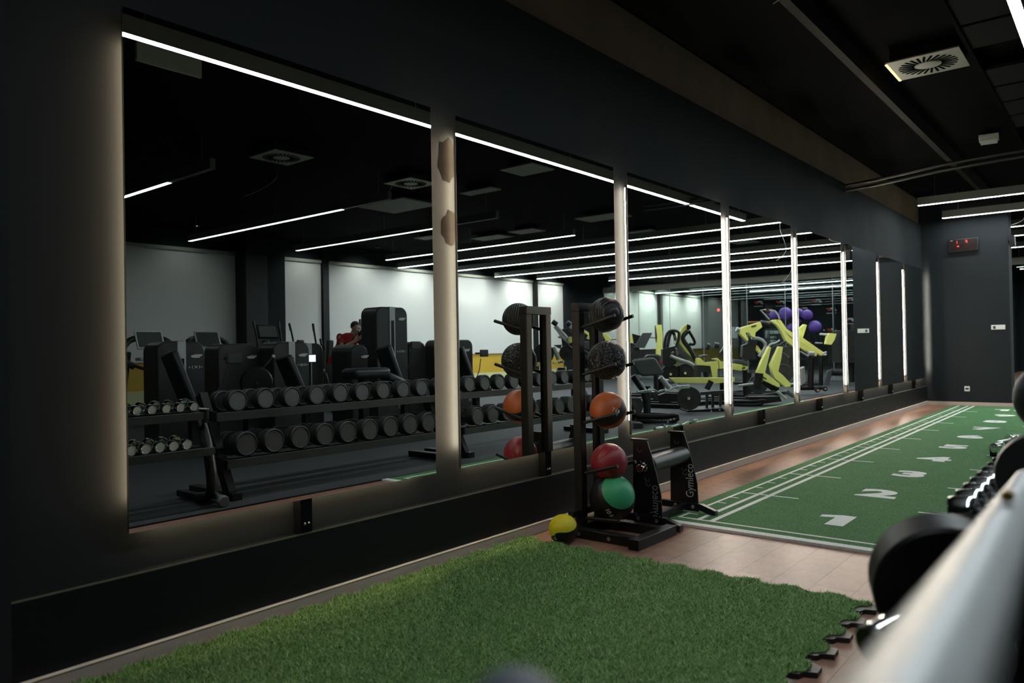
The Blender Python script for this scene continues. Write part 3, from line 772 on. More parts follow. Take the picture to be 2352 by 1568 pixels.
on_ball(b3, .119, (.82, -.52, .05), (.3, .3, .9), '7 LB', .03, 'lettering')
on_ball(yb, .0905, (-.05, -.93, -.36), (1, .1, .2), '5 LB', .022, 'lettering')
# seams on the red ball
rr = random.Random(11)
for k in range(7):
    a = rr.uniform(0, 6.28); tlt = rr.uniform(-.9, .9); n = V(cos(a)*cos(tlt), sin(a)*cos(tlt), sin(tlt)); q = n.orthogonal().normalized(); w = n.cross(q)
    pts = [WO[b4.name]+(q*cos(x)+w*sin(x)+n*.12*sin(3*x)).normalized()*.1192 for x in [i*.13+k for i in range(rr.randint(7, 14))]]
    MB().tube(pts, .0014, seg=5).build('seam', M['black'], b4)

# ------------------------------------------------------------------ roller stand (two black side plates, roller between)
t = thing('roller_stand', 'black steel stand with white lettering and a dark metal roller', 'exercise stand', (.48, 4.7, 0))
def side_plate(y, sgn):
    out = [(.372, 0), (.590, 0), (.582, .2), (.552, .333), (.518, .46), (.486, .553), (.380, .553)]
    MB().prism([(x, y, z+.02) for x, z in out], (0, .012, 0)).build('side_plate', M['black_gloss'], t, bev=.002)
    MB().bb(.375, .49, y-.03, y+.012, .568, .583).build('top_flange', M['black'], t, bev=.002)
    # notches cut look: small bright-edged slots
    for (x, z) in [(.43, .49), (.452, .415), (.485, .30), (.49, .27)]:
        MB().tube([(x-.02, y-.0075, z+.025), (x-.005, y-.0075, z), (x+.012, y-.0075, z+.004), (x+.016, y-.0075, z+.02)], .0022, seg=6, smooth=1).build('slot_edge', M['rub_grey'], t)
    f = MB(); f.beam((.30, y, .055), (.62, y, .055), .04, .045).build('foot_bar', M['black'], t, bev=.003)
    MB().beam((.60, y, .06), (.715, y, .022), .046, .042, up=(0, 0, 1)).build('front_foot', M['black'], t, bev=.003)
    MB().box((.722, y, .022), (.006, .04, .036)).build('end_cap', M['shroud'], t)
    MB().beam((.31, y, .06), (.25, y, .022), .046, .042).build('rear_foot', M['black'], t, bev=.003)
    for x in (.42, .555): MB().lathe((x, y-.021, .055), (0, -1, 0), [(0, .013), (.005, .013), (.008, .006)], 12).build('bolt', M['steel'], t)
side_plate(4.42, -1); side_plate(4.95, 1)
MB().bb(.47, .51, 4.42, 4.95, .035, .075).build('cross_bar', M['black'], t, bev=.003)
MB().cyl((.475, 4.36, .40), (.475, 5.0, .415), .018, seg=20).build('axle', M['steel'], t)
MB().lathe((.475, 4.33, .40), (0, 1, 0), [(0, .022), (.004, .026), (.05, .026), (.052, .03), (.07, .03)], 24).build('axle_end', M['chrome'], t)
MB().cyl((.478, 4.437, .408), (.478, 4.935, .42), .058, seg=40).build('roller', pm('dark_roller_metal', (.10, .10, .10), .42, .8, var=.1, scale=6), t)
MB().lathe((.478, 4.43, .408), (0, 1, 0), [(0, .06), (.012, .062), (.012, .05)], 30).build('roller_flange', M['black'], t)
text_mesh('Gymleco', .085, 'lettering', t, M['white'], lambda c: V(.530-c.y, 4.942-c.z, .235+c.x*.78), thick=.0008, bold=.0)
text_mesh('Gymleco', .085, 'lettering', t, M['silver'], lambda c: V(.548+c.y, 4.412-c.z, .165+c.x*.78), thick=.0008, bold=.0)

# ------------------------------------------------------------------ dumbbell racks on the rubber floor (seen in the mirror)
def long_rack(y0, y1, lab):
    t = thing('dumbbell_rack', lab, 'dumbbell rack', (2.95, (y0+y1)/2, 0), group='two-tier dumbbell racks')
    for xf, zf, nm in ((2.82, .675, 'upper_rail'), (2.67, .30, 'lower_rail')):
        MB().bb(xf-.012, xf+.012, y0, y1, zf-.035, zf+.035).build(nm, M['rail'], t, bev=.002)
        MB().beam((xf+.01, y0, zf+.0), (xf+.33, y0, zf+.03), .012, .08).beam((xf+.01, y1, zf), (xf+.33, y1, zf+.03), .012, .08).build('end_plate', M['black'], t)
        MB().bb(xf+.30, xf+.324, y0, y1, zf-.065, zf+.002).build('rear_rail', M['black'], t, bev=.002)
        if nm == 'upper_rail':
            n = int((y1-y0)/.265)
        for k in range(int((y1-y0)/.265)):
            yy = y0+.17+k*.265
            if yy > y1-.08: break
            MB().beam((xf+.012, yy-.06, zf+.004), (xf+.31, yy-.06, zf+.0), .012, .018).build('saddle', M['black'], t)
    for y in (y0+.06, y1-.12):
        MB().beam((2.72, y, .04), (3.17, y, .85), .09, .07, up=(0, 1, 0)).build('upright', M['black'], t, bev=.003)
        MB().beam((2.62, y, .035), (3.32, y, .035), .09, .07, up=(0, 0, 1)).build('foot', M['black'], t, bev=.003)
M['rail'] = pm('slate_rail', (.05, .053, .057), .35, .2, var=.15, scale=6, streak=(1, .3, 4))
long_rack(3.22, 5.95, 'black two-tier dumbbell rack nearest in the mirror, behind first mirror gap')
long_rack(6.02, 8.95, 'black two-tier dumbbell rack farther in the mirror, behind the ball rack')

def dumbbell(name, lab, r, hl, gl, gr, m_face, m_rim, m_grip, cat='dumbbell', group=None, slot=True):
    """axis along local x, near head at the origin"""
    t = thing(name, lab, cat, (0, 0, 0), group=group)
    for k, x0 in enumerate((0, hl+gl)):
        s = MB().lathe((x0, 0, 0), (1, 0, 0), [(.005, r*.5), (.005, r*.80), (.0, r*.84), (-.001, r*.90), (.003, r*.955), (.010, r*.99), (.016, r), (hl-.02, r), (hl-.01, r*.985), (hl-.003, r*.9), (hl, r*.6)], 36)
        h = s.build('head', m_rim, t, local=True, ang=30)
        f = MB().lathe((x0+.0035 if k == 0 else x0+hl+.0012, 0, 0), (1 if k == 0 else -1, 0, 0), [(0, r*.2), (.0, r*.78), (.0018, r*.79)], 32).build('face_plate', m_face, h, local=True)
    MB().cyl((hl-.005, 0, 0), (hl+gl+.005, 0, 0), gr, seg=16).build('grip', m_grip, t, local=True)
    return t
def place(o, loc, rot=(0, 0, 0), label=None, first=[None]):
    o.location = loc; o.rotation_euler = rot
    if label: o['label'] = label
    WO[o.name] = Vector(loc)
    return o
M['rub_face_dark'] = pm('dark_rubber_face', (.06, .063, .066), .55, var=.2, scale=25, bump=.1, bscale=120)
M['bright_end'] = pm('brushed_chrome_end', (.75, .76, .77), .45, .35, var=.1, scale=60)
ORD = ['first', 'second', 'third', 'fourth', 'fifth', 'sixth', 'seventh', 'eighth', 'ninth', 'tenth']
proto = dumbbell('dumbbell', 'black rubber dumbbell on the upper tier of a rack seen in the mirror', .094, .10, .12, .017, M['rub_grey'], M['rub'], M['chrome'], group='dumbbells on upper tier')
ups = [3.44+.268*k for k in range(10)]+[6.33+.268*k for k in range(10)]
rj = random.Random(3)
for k, y in enumerate(ups):
    o = proto if k == 0 else copy_tree(proto)
    place(o, (2.865, y, .80+rj.uniform(-.004, .004)), (rj.uniform(0, 3), radians(3), rj.uniform(-.02, .02)), 'black rubber dumbbell, %s from left on the upper tier of the %s rack' % (ORD[k % 10], 'nearer' if k < 10 else 'farther'))
protol = dumbbell('dumbbell', 'large black rubber dumbbell on the lower tier of a rack seen in the mirror', .104, .12, .11, .017, M['rub_face_dark'], M['rub'], M['steel'], group='dumbbells on lower tier')
los = [3.42+.262*k for k in range(10)]+[6.28+.262*k for k in range(10)]
for k, y in enumerate(los):
    o = protol if k == 0 else copy_tree(protol)
    place(o, (2.70, y, .445+rj.uniform(-.004, .004)), (rj.uniform(0, 3), radians(3), rj.uniform(-.02, .02)), 'large black rubber dumbbell, %s from left on the lower tier of the %s rack' % (ORD[k % 10], 'nearer' if k < 10 else 'farther'))

# chrome dumbbell rack with curved tube ends and round feet
t = thing('chrome_dumbbell_rack', 'small black rack with curved tube end holding chrome dumbbells', 'dumbbell rack', (2.75, 2.6, 0))
for y in (3.05, 1.98):
    MB().tube([(3.02, y+.0, .80), (2.86, y, .76), (2.75, y-.02, .72), (2.66, y-.04, .63), (2.61, y-.03, .50), (2.56, y-.03, .34), (2.55, y-.02, .18), (2.62, y, .08), (2.80, y, .05)], .042, seg=16, smooth=2).build('curved_frame', M['black_gloss'], t)
    MB().cyl((2.62, y+.03, .075), (2.50, y+.03, .055), .042, seg=24).build('round_foot', M['steel'], t)
    MB().lathe((2.50, y+.03, .055), (-1, 0, -.15), [(0, .046), (.02, .046), (.035, .04)], 24).build('foot_cap', M['rub_grey'], t)
    MB().beam((2.6, y+.02, .05), (3.15, y+.02, .05), .06, .05).build('foot_bar', M['black'], t, bev=.003)
for x, z in ((2.62, .715), (2.53, .445)):
    MB().bb(x-.01, x+.01, 1.98, 3.04, z-.03, z+.03).build('rail', M['rail'], t, bev=.002)
    MB().bb(x+.20, x+.22, 1.98, 3.04, z-.03, z+.03).build('rear_rail', M['black'], t, bev=.002)
MB().bb(2.60, 2.70, 3.005, 3.03, .66, .765).build('end_bracket', M['black'], t, bev=.004)
MB().bb(2.595, 2.705, 3.0, 3.035, .765, .772).build('bracket_cap', M['white'], t)
pc = dumbbell('chrome_dumbbell', 'chrome dumbbell on the upper tier of the small rack', .036, .06, .11, .013, M['bright_end'], M['chrome'], M['chrome'], group='chrome dumbbells on upper tier')
for k in range(9):
    o = pc if k == 0 else copy_tree(pc)
    place(o, (2.63, 2.935-.108*k, .79), (0, -radians(5), 0), 'chrome dumbbell, %s from the curved frame on the upper tier' % ORD[k])
pc2 = dumbbell('chrome_dumbbell', 'chrome dumbbell on the lower tier of the small rack', .040, .06, .11, .013, M['bright_end'], M['chrome'], M['chrome'], group='chrome dumbbells on lower tier')
for k in range(9):
    o = pc2 if k == 0 else copy_tree(pc2)
    place(o, (2.54, 2.83-.103*k, .515), (0, -radians(5), 0), 'chrome dumbbell, %s from the curved frame on the lower tier' % ORD[k])

# ------------------------------------------------------------------ weight-stack machines (charcoal shrouds facing the mirrors)
def tower(y0, y1, top, xf=6.25, dep=.38, lab='', full=True, slot=(.62, .3), icons=True, group='weight stack machines', seat=None, screen=None, lit=False, stripe=True, logo=True):
    t = thing('weight_machine', lab, 'exercise machine', ((xf+dep/2), (y0+y1)/2, 0), group=group)
    r = .13; W2 = y1-y0
    pts = []
    for (cy, sg) in ((y1-r, 1), (y0+r, -1)):
        rng_ = range(0, 7) if sg == 1 else range(6, -1, -1)
        for k in rng_:
            a = pi/2*k/6
            pts.append((xf+dep/2, cy+sg*r*cos(a), top-r+r*sin(a)))
    pts += [(xf+dep/2, y0, .06), (xf+dep/2, y1, .06)]
    MB().prism(pts, (dep, 0, 0)).build('shroud', M['shroud'], t, bev=.02)
    yc = (y0+y1)/2; sw = .10*W2/.7+.02
    if stripe:
        MB().bb(xf-.006, xf+dep+.006, yc-sw/2, yc+sw/2, top-.015, top+.006).bb(xf-.008, xf, yc-sw/2, yc+sw/2, .35, top).build('silver_stripe', M['silver'], t, bev=.003)
        zt_ = top-slot[0]*.35
        MB().bb(xf-.011, xf-.0082, yc-sw*.28, yc+sw*.28, zt_-.75 if top > 1.6 else .45, zt_).build('stack_slot', M['black'], t, bev=.001)
    if logo:
        p = MB(); yl = yc+.22*W2/.7; zl = top-.19
        p.prism([(xf-.003, yl-.07, zl-.012), (xf-.003, yl-.035, zl-.022), (xf-.003, yl+.03, zl-.022), (xf-.003, yl+.075, zl+.01), (xf-.003, yl+.075, zl+.022), (xf-.003, yl-.01, zl+.022), (xf-.003, yl-.075, zl+.006)], (.006, 0, 0)).build('badge', M['white'], t)
    if icons:
        zi = top-.33 if top < 1.6 else top-.72
        for k, (dy, rr_) in enumerate(((.10, .010), (.15, .02), (.165, .02), (.21, .02), (.225, .02), (.265, .01))):
            MB().lathe((xf-.001, yc+dy, zi), (-1, 0, 0), [(0, rr_), (.003, rr_)], 12).build('icon', M['silver'], t)
    MB().bb(xf-.9, xf+.03, yc-.05, yc+.05, .012, .10).build('base_rail', M['black'], t, bev=.01)
    MB().bb(xf-.95, xf-.85, yc-.25, yc+.25, .01, .09).build('base_foot', M['black'], t, bev=.01)
    if seat:
        sy, sx, bz = seat   # y centre, x centre, top of the backrest
        MB().box((sx, sy, .52), (.42, .38, .09)).build('seat', M['pad'], t, bev=.03)
        MB().beam((sx, sy, .06), (sx, sy, .5), .09, .09).build('seat_post', M['black'], t)
        MB().beam((sx+.22, sy+.10, .5), (sx+.34, sy-.12, bz), .09, .34, up=(1, 0, 0)).build('backrest', M['pad'], t, bev=.03)
        MB().beam((sx+.29, sy+.16, .3), (sx+.42, sy-.10, bz-.05), .05, .05).build('back_post', M['silver'], t)
    if screen:
        sy, sz = screen
        MB().box((xf-.18, sy, sz), (.02, .22, .13)).build('display_case', M['shroud'], t, bev=.01)
        MB().box((xf-.192, sy, sz), (.004, .18, .10)).build('display', M['screen_on'] if lit else M['screen'], t)
        MB().beam((xf-.17, sy, sz), (xf+.01, sy-.02, sz), .03, .03).build('display_arm', M['shroud'], t)
        MB().tube([(xf-.17, sy-.08, sz-.10), (xf-.22, sy-.18, sz-.30), (xf-.25, sy-.28, sz-.42)], .008).build('cable_arm', M['black'], t)
    return t
tower(4.36, 4.98, 1.36, lab='charcoal weight-stack machine leftmost, beside the treadmill', seat=(4.45, 5.55, 1.22), screen=(5.28, 1.13))
tower(5.35, 5.98, 1.33, lab='charcoal weight-stack machine second from left, half hidden', stripe=False, icons=False, xf=6.6)
tower(5.98, 6.58, 1.345, lab='charcoal weight-stack machine in front of the elliptical handles', seat=(6.05, 5.6, 1.14))
tower(6.62, 7.16, 1.33, xf=6.7, icons=False, lab='charcoal weight-stack machine with a lit white display', screen=(6.78, 1.10), lit=True, logo=False)
tower(7.30, 7.62, 1.30, xf=6.2, dep=.5, lab='narrow charcoal machine column in front of the person', stripe=False, icons=False)
tower(7.84, 8.51, 1.90, lab='tall charcoal weight-stack machine right of the person', seat=(7.78, 5.55, 1.26))
tower(8.75, 9.16, 1.34, xf=6.5, lab='low charcoal machine with display just right of the tall one', stripe=False, icons=False, screen=(8.75, 1.28), logo=False)
tower(9.25, 10.1, 1.37, xf=6.25, lab='charcoal weight-stack machine right of the first mirror gap', seat=(9.5, 5.65, 1.22), screen=(10.2, 1.12))
# round counterweight and lever in front of the first pair
t = thing('rotary_machine', 'dark round-disc leg machine between the two leftmost weight stacks', 'exercise machine', (5.4, 5.05, 0))
MB().lathe((5.35, 5.15, .83), (-1, -.35, 0), [(0, .19), (.03, .2), (.06, .18), (.07, .05)], 30).build('disc', M['black'], t)
MB().lathe((5.28, 5.12, .83), (-1, -.35, 0), [(0, .02), (.012, .015)], 12).build('hub', M['chrome'], t)
MB().cyl((5.37, 5.2, .95), (5.4, 5.42, 1.14), .012).build('lever', M['black'], t)
MB().sphere((5.4, 5.43, 1.15), .022, 12, 8).build('lever_knob', M['white'], t)
MB().box((5.5, 5.2, .55), (.5, .3, .12)).build('seat', M['pad'], t, bev=.04)
MB().beam((5.5, 5.15, .02), (5.5, 5.15, .8), .12, .12).build('column', M['black'], t)
MB().bb(5.1, 6.0, 5.05, 5.25, .01, .09).build('base', M['black'], t, bev=.01)
t = thing('saddle_bench', 'low black padded bench in front of the machine with lit display', 'exercise bench', (4.95, 6.6, 0))
MB().beam((4.95, 6.25, .90), (4.95, 6.85, .90), .34, .14).build('seat', M['pad'], t, bev=.05)
MB().beam((4.95, 6.85, .86), (4.95, 7.2, .72), .2, .12).build('nose', M['pad'], t, bev=.04)
MB().beam((4.95, 6.5, .02), (4.95, 6.5, .84), .1, .1).build('post', M['black'], t)
MB().bb(4.7, 5.2, 6.2, 7.2, .01, .08).build('base', M['black'], t, bev=.01)

# ------------------------------------------------------------------ treadmills and cross trainers by the blinds
def treadmill(x, y, lab):
    t = thing('treadmill', lab, 'treadmill', (x, y, 0), group='treadmills by the blinds')
    MB().bb(x-1.0, x+.9, y-.42, y+.42, .02, .17).build('deck', M['shroud'], t, bev=.03)
    MB().bb(x-.95, x+.6, y-.26, y+.26, .17, .18).build('belt', M['rub'], t)
    for s in (-1, 1):
        MB().beam((x+.75, y+s*.40, .1), (x+.45, y+s*.38, 1.25), .07, .12, up=(0, 1, 0)).build('upright', M['shroud'], t, bev=.01)
        MB().tube([(x+.5, y+s*.42, .98), (x+.1, y+s*.44, 1.02), (x-.25, y+s*.42, .96)], .028, smooth=1).build('handrail', M['black'], t)
    # curved shell around the console
    MB().tube([(x+.35, y-.30, .98), (x+.42, y-.46, 1.10), (x+.45, y-.47, 1.30), (x+.48, y-.36, 1.44), (x+.5, y-.2, 1.5)], .055, smooth=2, seg=12).build('shell_side', M['black_gloss'], t)
    MB().tube([(x+.35, y+.30, .98), (x+.42, y+.46, 1.10), (x+.45, y+.47, 1.30), (x+.48, y+.36, 1.44), (x+.5, y+.2, 1.5)], .055, smooth=2, seg=12).build('shell_side', M['black_gloss'], t)
    Mx = Matrix.Rotation(radians(22), 3, 'Y')
    MB().box((x+.42, y, 1.46), (.03, .50, .35), M=Mx).build('console_frame', M['silver'], t, bev=.01)
    MB().box((x+.402, y, 1.47), (.01, .43, .29), M=Mx).build('console_screen', M['screen'], t)
    MB().box((x+.36, y, 1.12), (.2, .5, .06)).build('tray', M['silver'], t, bev=.015)
    for k in range(5): MB().sphere((x+.37, y-.12+k*.06, 1.262), .009, 8, 6).build('button', M['digit_red'] if k == 3 else M['silver'], t)
treadmill(10.2, 6.30, 'treadmill with tilted dark console, leftmost by the blinds')
treadmill(10.2, 7.40, 'treadmill with tilted dark console, right of the leftmost one')
def trainer(x, y, lab, hh=1.7, console=True):
    t = thing('cross_trainer', lab, 'cross trainer', (x, y, 0), group='cross trainers by the column')
    MB().bb(x-.8, x+.9, y-.14, y+.14, .02, .12).build('base', M['black'], t, bev=.02)
    MB().lathe((x+.55, y-.14, .45), (0, 1, 0), [(0, .36), (.28, .36)], 28).build('drive_housing', M['shroud'], t, bev=.01)
    MB().beam((x+.4, y, .3), (x+.3, y, 1.45), .1, .14, up=(0, 1, 0)).build('mast', M['shroud'], t, bev=.02)
    if console: 
        MB().box((x+.24, y, 1.62), (.06, .5, .30), M=Matrix.Rotation(radians(18), 3, 'Y')).build('console', M['black'], t, bev=.03)
        MB().box((x+.20, y, 1.62), (.012, .40, .22), M=Matrix.Rotation(radians(18), 3, 'Y')).build('console_screen', M['screen'], t)
    for s in (-1, 1):
        MB().tube([(x+.35, y+s*.26, .6), (x+.25, y+s*.27, 1.1), (x+.12, y+s*.27, 1.3), (x+.22, y+s*.28, hh)], .02, smooth=1).build('swing_arm', M['black'], t)
        MB().cyl((x+.22, y+s*.28, hh-.02), (x+.26, y+s*.29, hh+.13), .026).build('grip', M['rub'], t)
        MB().bb(x-.55, x+.1, y+s*.22-.08, y+s*.22+.08, .28, .33).build('pedal', M['black'], t, bev=.01)
        MB().beam((x-.6, y+s*.22, .28), (x+.45, y+s*.2, .42), .04, .05).build('pedal_arm', M['silver'], t)
trainer(10.3, 8.62, 'cross trainer with wide dark console beside the black column')
trainer(10.1, 9.32, 'cross trainer with long swing arms right of the grey pier', hh=1.66, console=False)
trainer(10.4, 10.3, 'cross trainer with upright handles before the dark post', hh=1.35, console=False)
t = thing('tablet_display', 'tilted tablet screen on a tall stand behind the person', 'display', (9.2, 10.08, 0))
MB().box((9.15, 10.08, 1.70), (.03, .38, .30), rz=.3).build('frame', M['black'], t, bev=.01)
MB().box((9.13, 10.075, 1.70), (.01, .34, .26), rz=.3).build('screen', pm('pale_screen', (.25, .33, .36), .15), t)
MB().cyl((9.17, 10.08, 0.01), (9.17, 10.08, 1.56), .025).build('pole', M['black'], t)
MB().lathe((9.17, 10.08, 0.008), (0, 0, 1), [(0, .22), (.03, .2)], 24).build('foot', M['black'], t)
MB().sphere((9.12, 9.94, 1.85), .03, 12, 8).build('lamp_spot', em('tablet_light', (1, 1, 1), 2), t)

# ------------------------------------------------------------------ pale letter on the blind behind the person
text_mesh('U', .30, 'letter', None, M['white'], lambda c: V(WX-.056+c.z, 12.62-c.x*.9, 1.92+c.y*1.3), thick=.001, bold=.02, label='pale grey letter U on the white blind behind the person', cat='letter')

# ------------------------------------------------------------------ plate-loaded machines across the room, measured from their reflections
VD = V(-_fw.x, _fw.y, 0).normalized()      # direction away from the viewer as the mirror folds it
def cv(ox, oy, sc): return lambda x, y: (ox+x/sc, oy+y/sc)
cA, cG = cv(1420, 640, 7.467), cv(1420, 800, 7.467)
cB, cC, cD = cv(1240, 730, 10.455), cv(1670, 640, 7.127), cv(1670, 780, 7.84)
class Rig:
    def __init__(s, name, label, cat, px, py, d, group=None):
        s.d = d; p = seen(px, py, d); s.t = thing(name, label, cat, (p.x, p.y, 0), group=group)
    def pt(s, c, p, dd=0): x, y = c(*p); return seen(x, y, s.d+dd)
    def plate(s, nm, c, pts, th, m, dd=0, bev=.006):
        MB().prism([s.pt(c, p, dd) for p in pts], VD*th).build(nm, M[m], s.t, bev=bev); return s
    def tube(s, nm, c, pts, r, m, dd=0, sm=1):
        D = dd if isinstance(dd, (list, tuple)) else [dd]*len(pts)
        MB().tube([s.pt(c, p, e) for p, e in zip(pts, D)], r, seg=12, smooth=sm).build(nm, M[m], s.t); return s
    def disc(s, nm, c, p, r, m='rub', dd=0, th=.05, ax=(-.45, -.89, 0), hub=True):
        o = s.pt(c, p, dd); a = Vector(ax).normalized()
        h = MB().lathe(o-a*th/2, a, [(0, r*.97), (.006, r), (th-.01, r), (th, r*.96), (th-.004, r*.8), (th-.006, r*.3), (th, r*.22), (th, .02)], 36).build(nm, M[m], s.t)
        if hub: MB().cyl(o+a*(th/2-.01), o+a*(th/2+.05), .025, seg=14).build('hub', M['chrome'], h)
        return s
    def feet(s, x0, x1, y0, y1, h=.09, m='black'):
        """floor frame: two rails and two cross bars"""
        z = .01
        for y in (y0, y1): MB().bb(x0, x1, y-.04, y+.04, z, h).build('floor_rail', M[m], s.t, bev=.01)
        for x in (x0, x1): MB().bb(x-.04, x+.04, y0, y1, z, h).build('cross_rail', M[m], s.t, bev=.01)
        MB().beam(((x0+x1)/2, (y0+y1)/2, .05), ((x0+x1)/2, (y0+y1)/2, .55), .09, .09).build('pillar', M[m], s.t, bev=.005)
        MB().bb(x0, x1, (y0+y1)/2-.04, (y0+y1)/2+.04, z, h-.005).build('floor_rail', M[m], s.t, bev=.01)
        return s

r = Rig('chest_press', 'plate-loaded press with white bent handles, seen left of the ball rack post', 'exercise machine', 1290, 800, 14.5)
r.tube('handle', cB, [(370, 165), (640, 465)], .03, 'white').tube('handle', cB, [(440, 450), (680, 490)], .025, 'white')
r.tube('grip', cB, [(300, 80), (410, 160)], .05, 'rub').tube('grip', cB, [(650, 110), (740, 170)], .05, 'rub').tube('handle', cB, [(700, 160), (790, 250)], .035, 'white')
r.plate('frame_strip', cB, [(320, 215), (370, 215), (720, 620), (705, 655), (560, 520)], .06, 'silver')
r.plate('backrest', cB, [(520, 270), (660, 260), (790, 380), (800, 700), (540, 700), (520, 520)], .12, 'pad', .2)
r.plate('yellow_hub', cB, [(690, 450), (790, 455), (800, 570), (720, 610), (680, 560)], .16, 'yellow', -.1)
r.disc('weight_plate', cB, (650, 840), .15).disc('weight_plate', cB, (90, 860), .2)
r.plate('yellow_peg', cB, [(300, 1045), (410, 1045), (425, 1100), (300, 1110)], .1, 'yellow', -.2).tube('weight_peg', cB, [(430, 1070), (590, 1040)], .022, 'chrome', -.2)
r.plate('yellow_guard', cB, [(600, 1140), (635, 1180), (625, 1280), (605, 1260)], .08, 'yellow', -.2).plate('yellow_foot', cB, [(-60, 1060), (150, 1060), (150, 1140), (-80, 1160)], .1, 'yellow')
r.plate('seat', cB, [(420, 1180), (600, 1190), (640, 1260), (400, 1260)], .35, 'pad').tube('lever', cB, [(320, 700), (450, 1000)], .04, 'silver').plate('side_shell', cB, [(330, 650), (520, 640), (500, 740), (440, 720)], .15, 'pad_grey', .2)
r.feet(4.6, 5.9, 11.3, 12.4)

r = Rig('shoulder_press', 'yellow plate-loaded machine seen between the balls of the rack', 'exercise machine', 1380, 800, 16.5)
r.plate('yellow_arm', cB, [(940, 300), (1040, 275), (1170, 350), (1185, 520), (1130, 510), (1090, 380), (960, 480)], .12, 'yellow').tube('grip', cB, [(1110, 385), (970, 560)], .055, 'rub', -.3)
r.plate('yellow_arm', cB, [(1480, 370), (1570, 350), (1700, 480), (1690, 560), (1580, 560), (1560, 500)], .12, 'yellow').tube('cross_handle', cB, [(1345, 440), (1475, 440)], .022, 'chrome')
r.plate('yellow_post', cB, [(960, 720), (1025, 760), (1000, 870), (955, 860)], .1, 'yellow').plate('yellow_bracket', cB, [(1340, 370), (1390, 370), (1390, 540), (1345, 540)], .1, 'yellow', .2)
r.tube('weight_peg', cB, [(1700, 510), (1860, 495)], .018, 'steel').plate('backrest', cB, [(1040, 560), (1180, 560), (1190, 760), (1040, 740)], .1, 'pad_grey', .2)
r.plate('seat', cB, [(1100, 900), (1500, 900), (1500, 990), (1100, 990)], .4, 'pad', .2).disc('weight_plate', cB, (1500, 720), .22, dd=.3).disc('weight_plate', cB, (1000, 1000), .22, dd=.3)
r.feet(5.2, 6.6, 13.2, 14.4)

r = Rig('leg_press', 'yellow leg press with grey foot platform right of the second mirror gap', 'exercise machine', 1480, 790, 17.5)
r.plate('foot_platform', cA, [(270, 1180), (450, 1190), (585, 925), (415, 930)], .06, 'pad_grey').plate('platform_side', cA, [(235, 940), (410, 985), (270, 1150)], .05, 'black', .1)
r.plate('yellow_side', cA, [(190, 950), (240, 960), (300, 1100), (250, 1190), (190, 1180)], .12, 'yellow', .15)
r.plate('yellow_upright', cA, [(640, 790), (735, 790), (755, 985), (745, 1330), (650, 1290), (662, 1000)], .12, 'yellow', -.3).plate('side_edge', cA, [(632, 800), (640, 800), (662, 1000), (652, 1100), (640, 1000)], .12, 'black', -.25)
r.tube('guide_rod', cA, [(540, 1000), (660, 1010)], .022, 'steel').plate('lower_body', cA, [(290, 1215), (650, 1200), (650, 1340), (330, 1340)], .2, 'shroud', .3)
r.disc('weight_plate', cA, (200, 1280), .25, dd=.1)
r.feet(5.0, 6.3, 15.2, 16.4)

r = Rig('cable_column_machine', 'black tubular machine with hanging straps and bent yellow arm', 'exercise machine', 1560, 820, 14.5)
r.plate('column', cA, [(745, 1210), (850, 1180), (965, 1150), (985, 1450), (850, 1530), (750, 1450)], .16, 'pad').tube('strap_loop', cA, [(790, 1250), (800, 1080), (830, 950), (900, 880), (1050, 900), (1040, 1040), (990, 1180)], .028, 'rub', 0, 2)
r.tube('strap_loop', cA, [(840, 1200), (870, 1000), (920, 900), (960, 940), (980, 1060)], .03, 'rub', .05, 2).tube('snap_hook', cA, [(975, 960), (950, 1070), (965, 1125), (990, 1120), (985, 1040), (970, 1000)], .006, 'chrome', -.1)
r.plate('yellow_arm', cA, [(1175, 775), (1215, 800), (1165, 890), (1085, 960), (1080, 1060), (1180, 1190), (1290, 1330), (1285, 1375), (1140, 1240), (1040, 1090), (1050, 1010), (995, 1050), (1000, 960), (1060, 890), (1100, 830)], .1, 'yellow', .3)
r.tube('arm_pad', cA, [(1190, 900), (1110, 980), (1115, 1060), (1230, 1200), (1330, 1400)], .045, 'pad', .25, 1).tube('guard_loop', cA, [(1210, 890), (1320, 1080), (1300, 1130), (1220, 1120)], .028, 'black', .2)
r.plate('arm_end', cA, [(1175, 780), (1230, 800), (1235, 850), (1190, 890), (1165, 850)], .12, 'black', .28).plate('backrest', cA, [(1010, 1000), (1110, 1190), (1250, 1350), (1180, 1400), (1000, 1300)], .1, 'pad_grey', .5)
r.tube('handle', cG, [(890, 130), (1030, 190), (1260, 260), (1350, 380), (1370, 520)], .035, 'silver', -.1, 1).plate('seat', cA, [(1000, 1240), (1100, 1250), (1110, 1300), (1010, 1310)], .3, 'pad_grey', .3)
r.disc('weight_plate', cG, (900, 440), .19, dd=.2).disc('weight_plate', cG, (1150, 420), .19, dd=.5).plate('red_tag', cG, [(720, 190), (745, 235), (740, 260), (700, 255)], .03, 'red', -.2)
r.tube('frame_tube', cG, [(1040, 300), (1050, 600)], .03, 'black').tube('release_hook', cG, [(900, 80), (950, 50), (960, 75), (890, 120)], .008, 'chrome', -.15)
r.feet(3.6, 4.9, 12.9, 14.0)

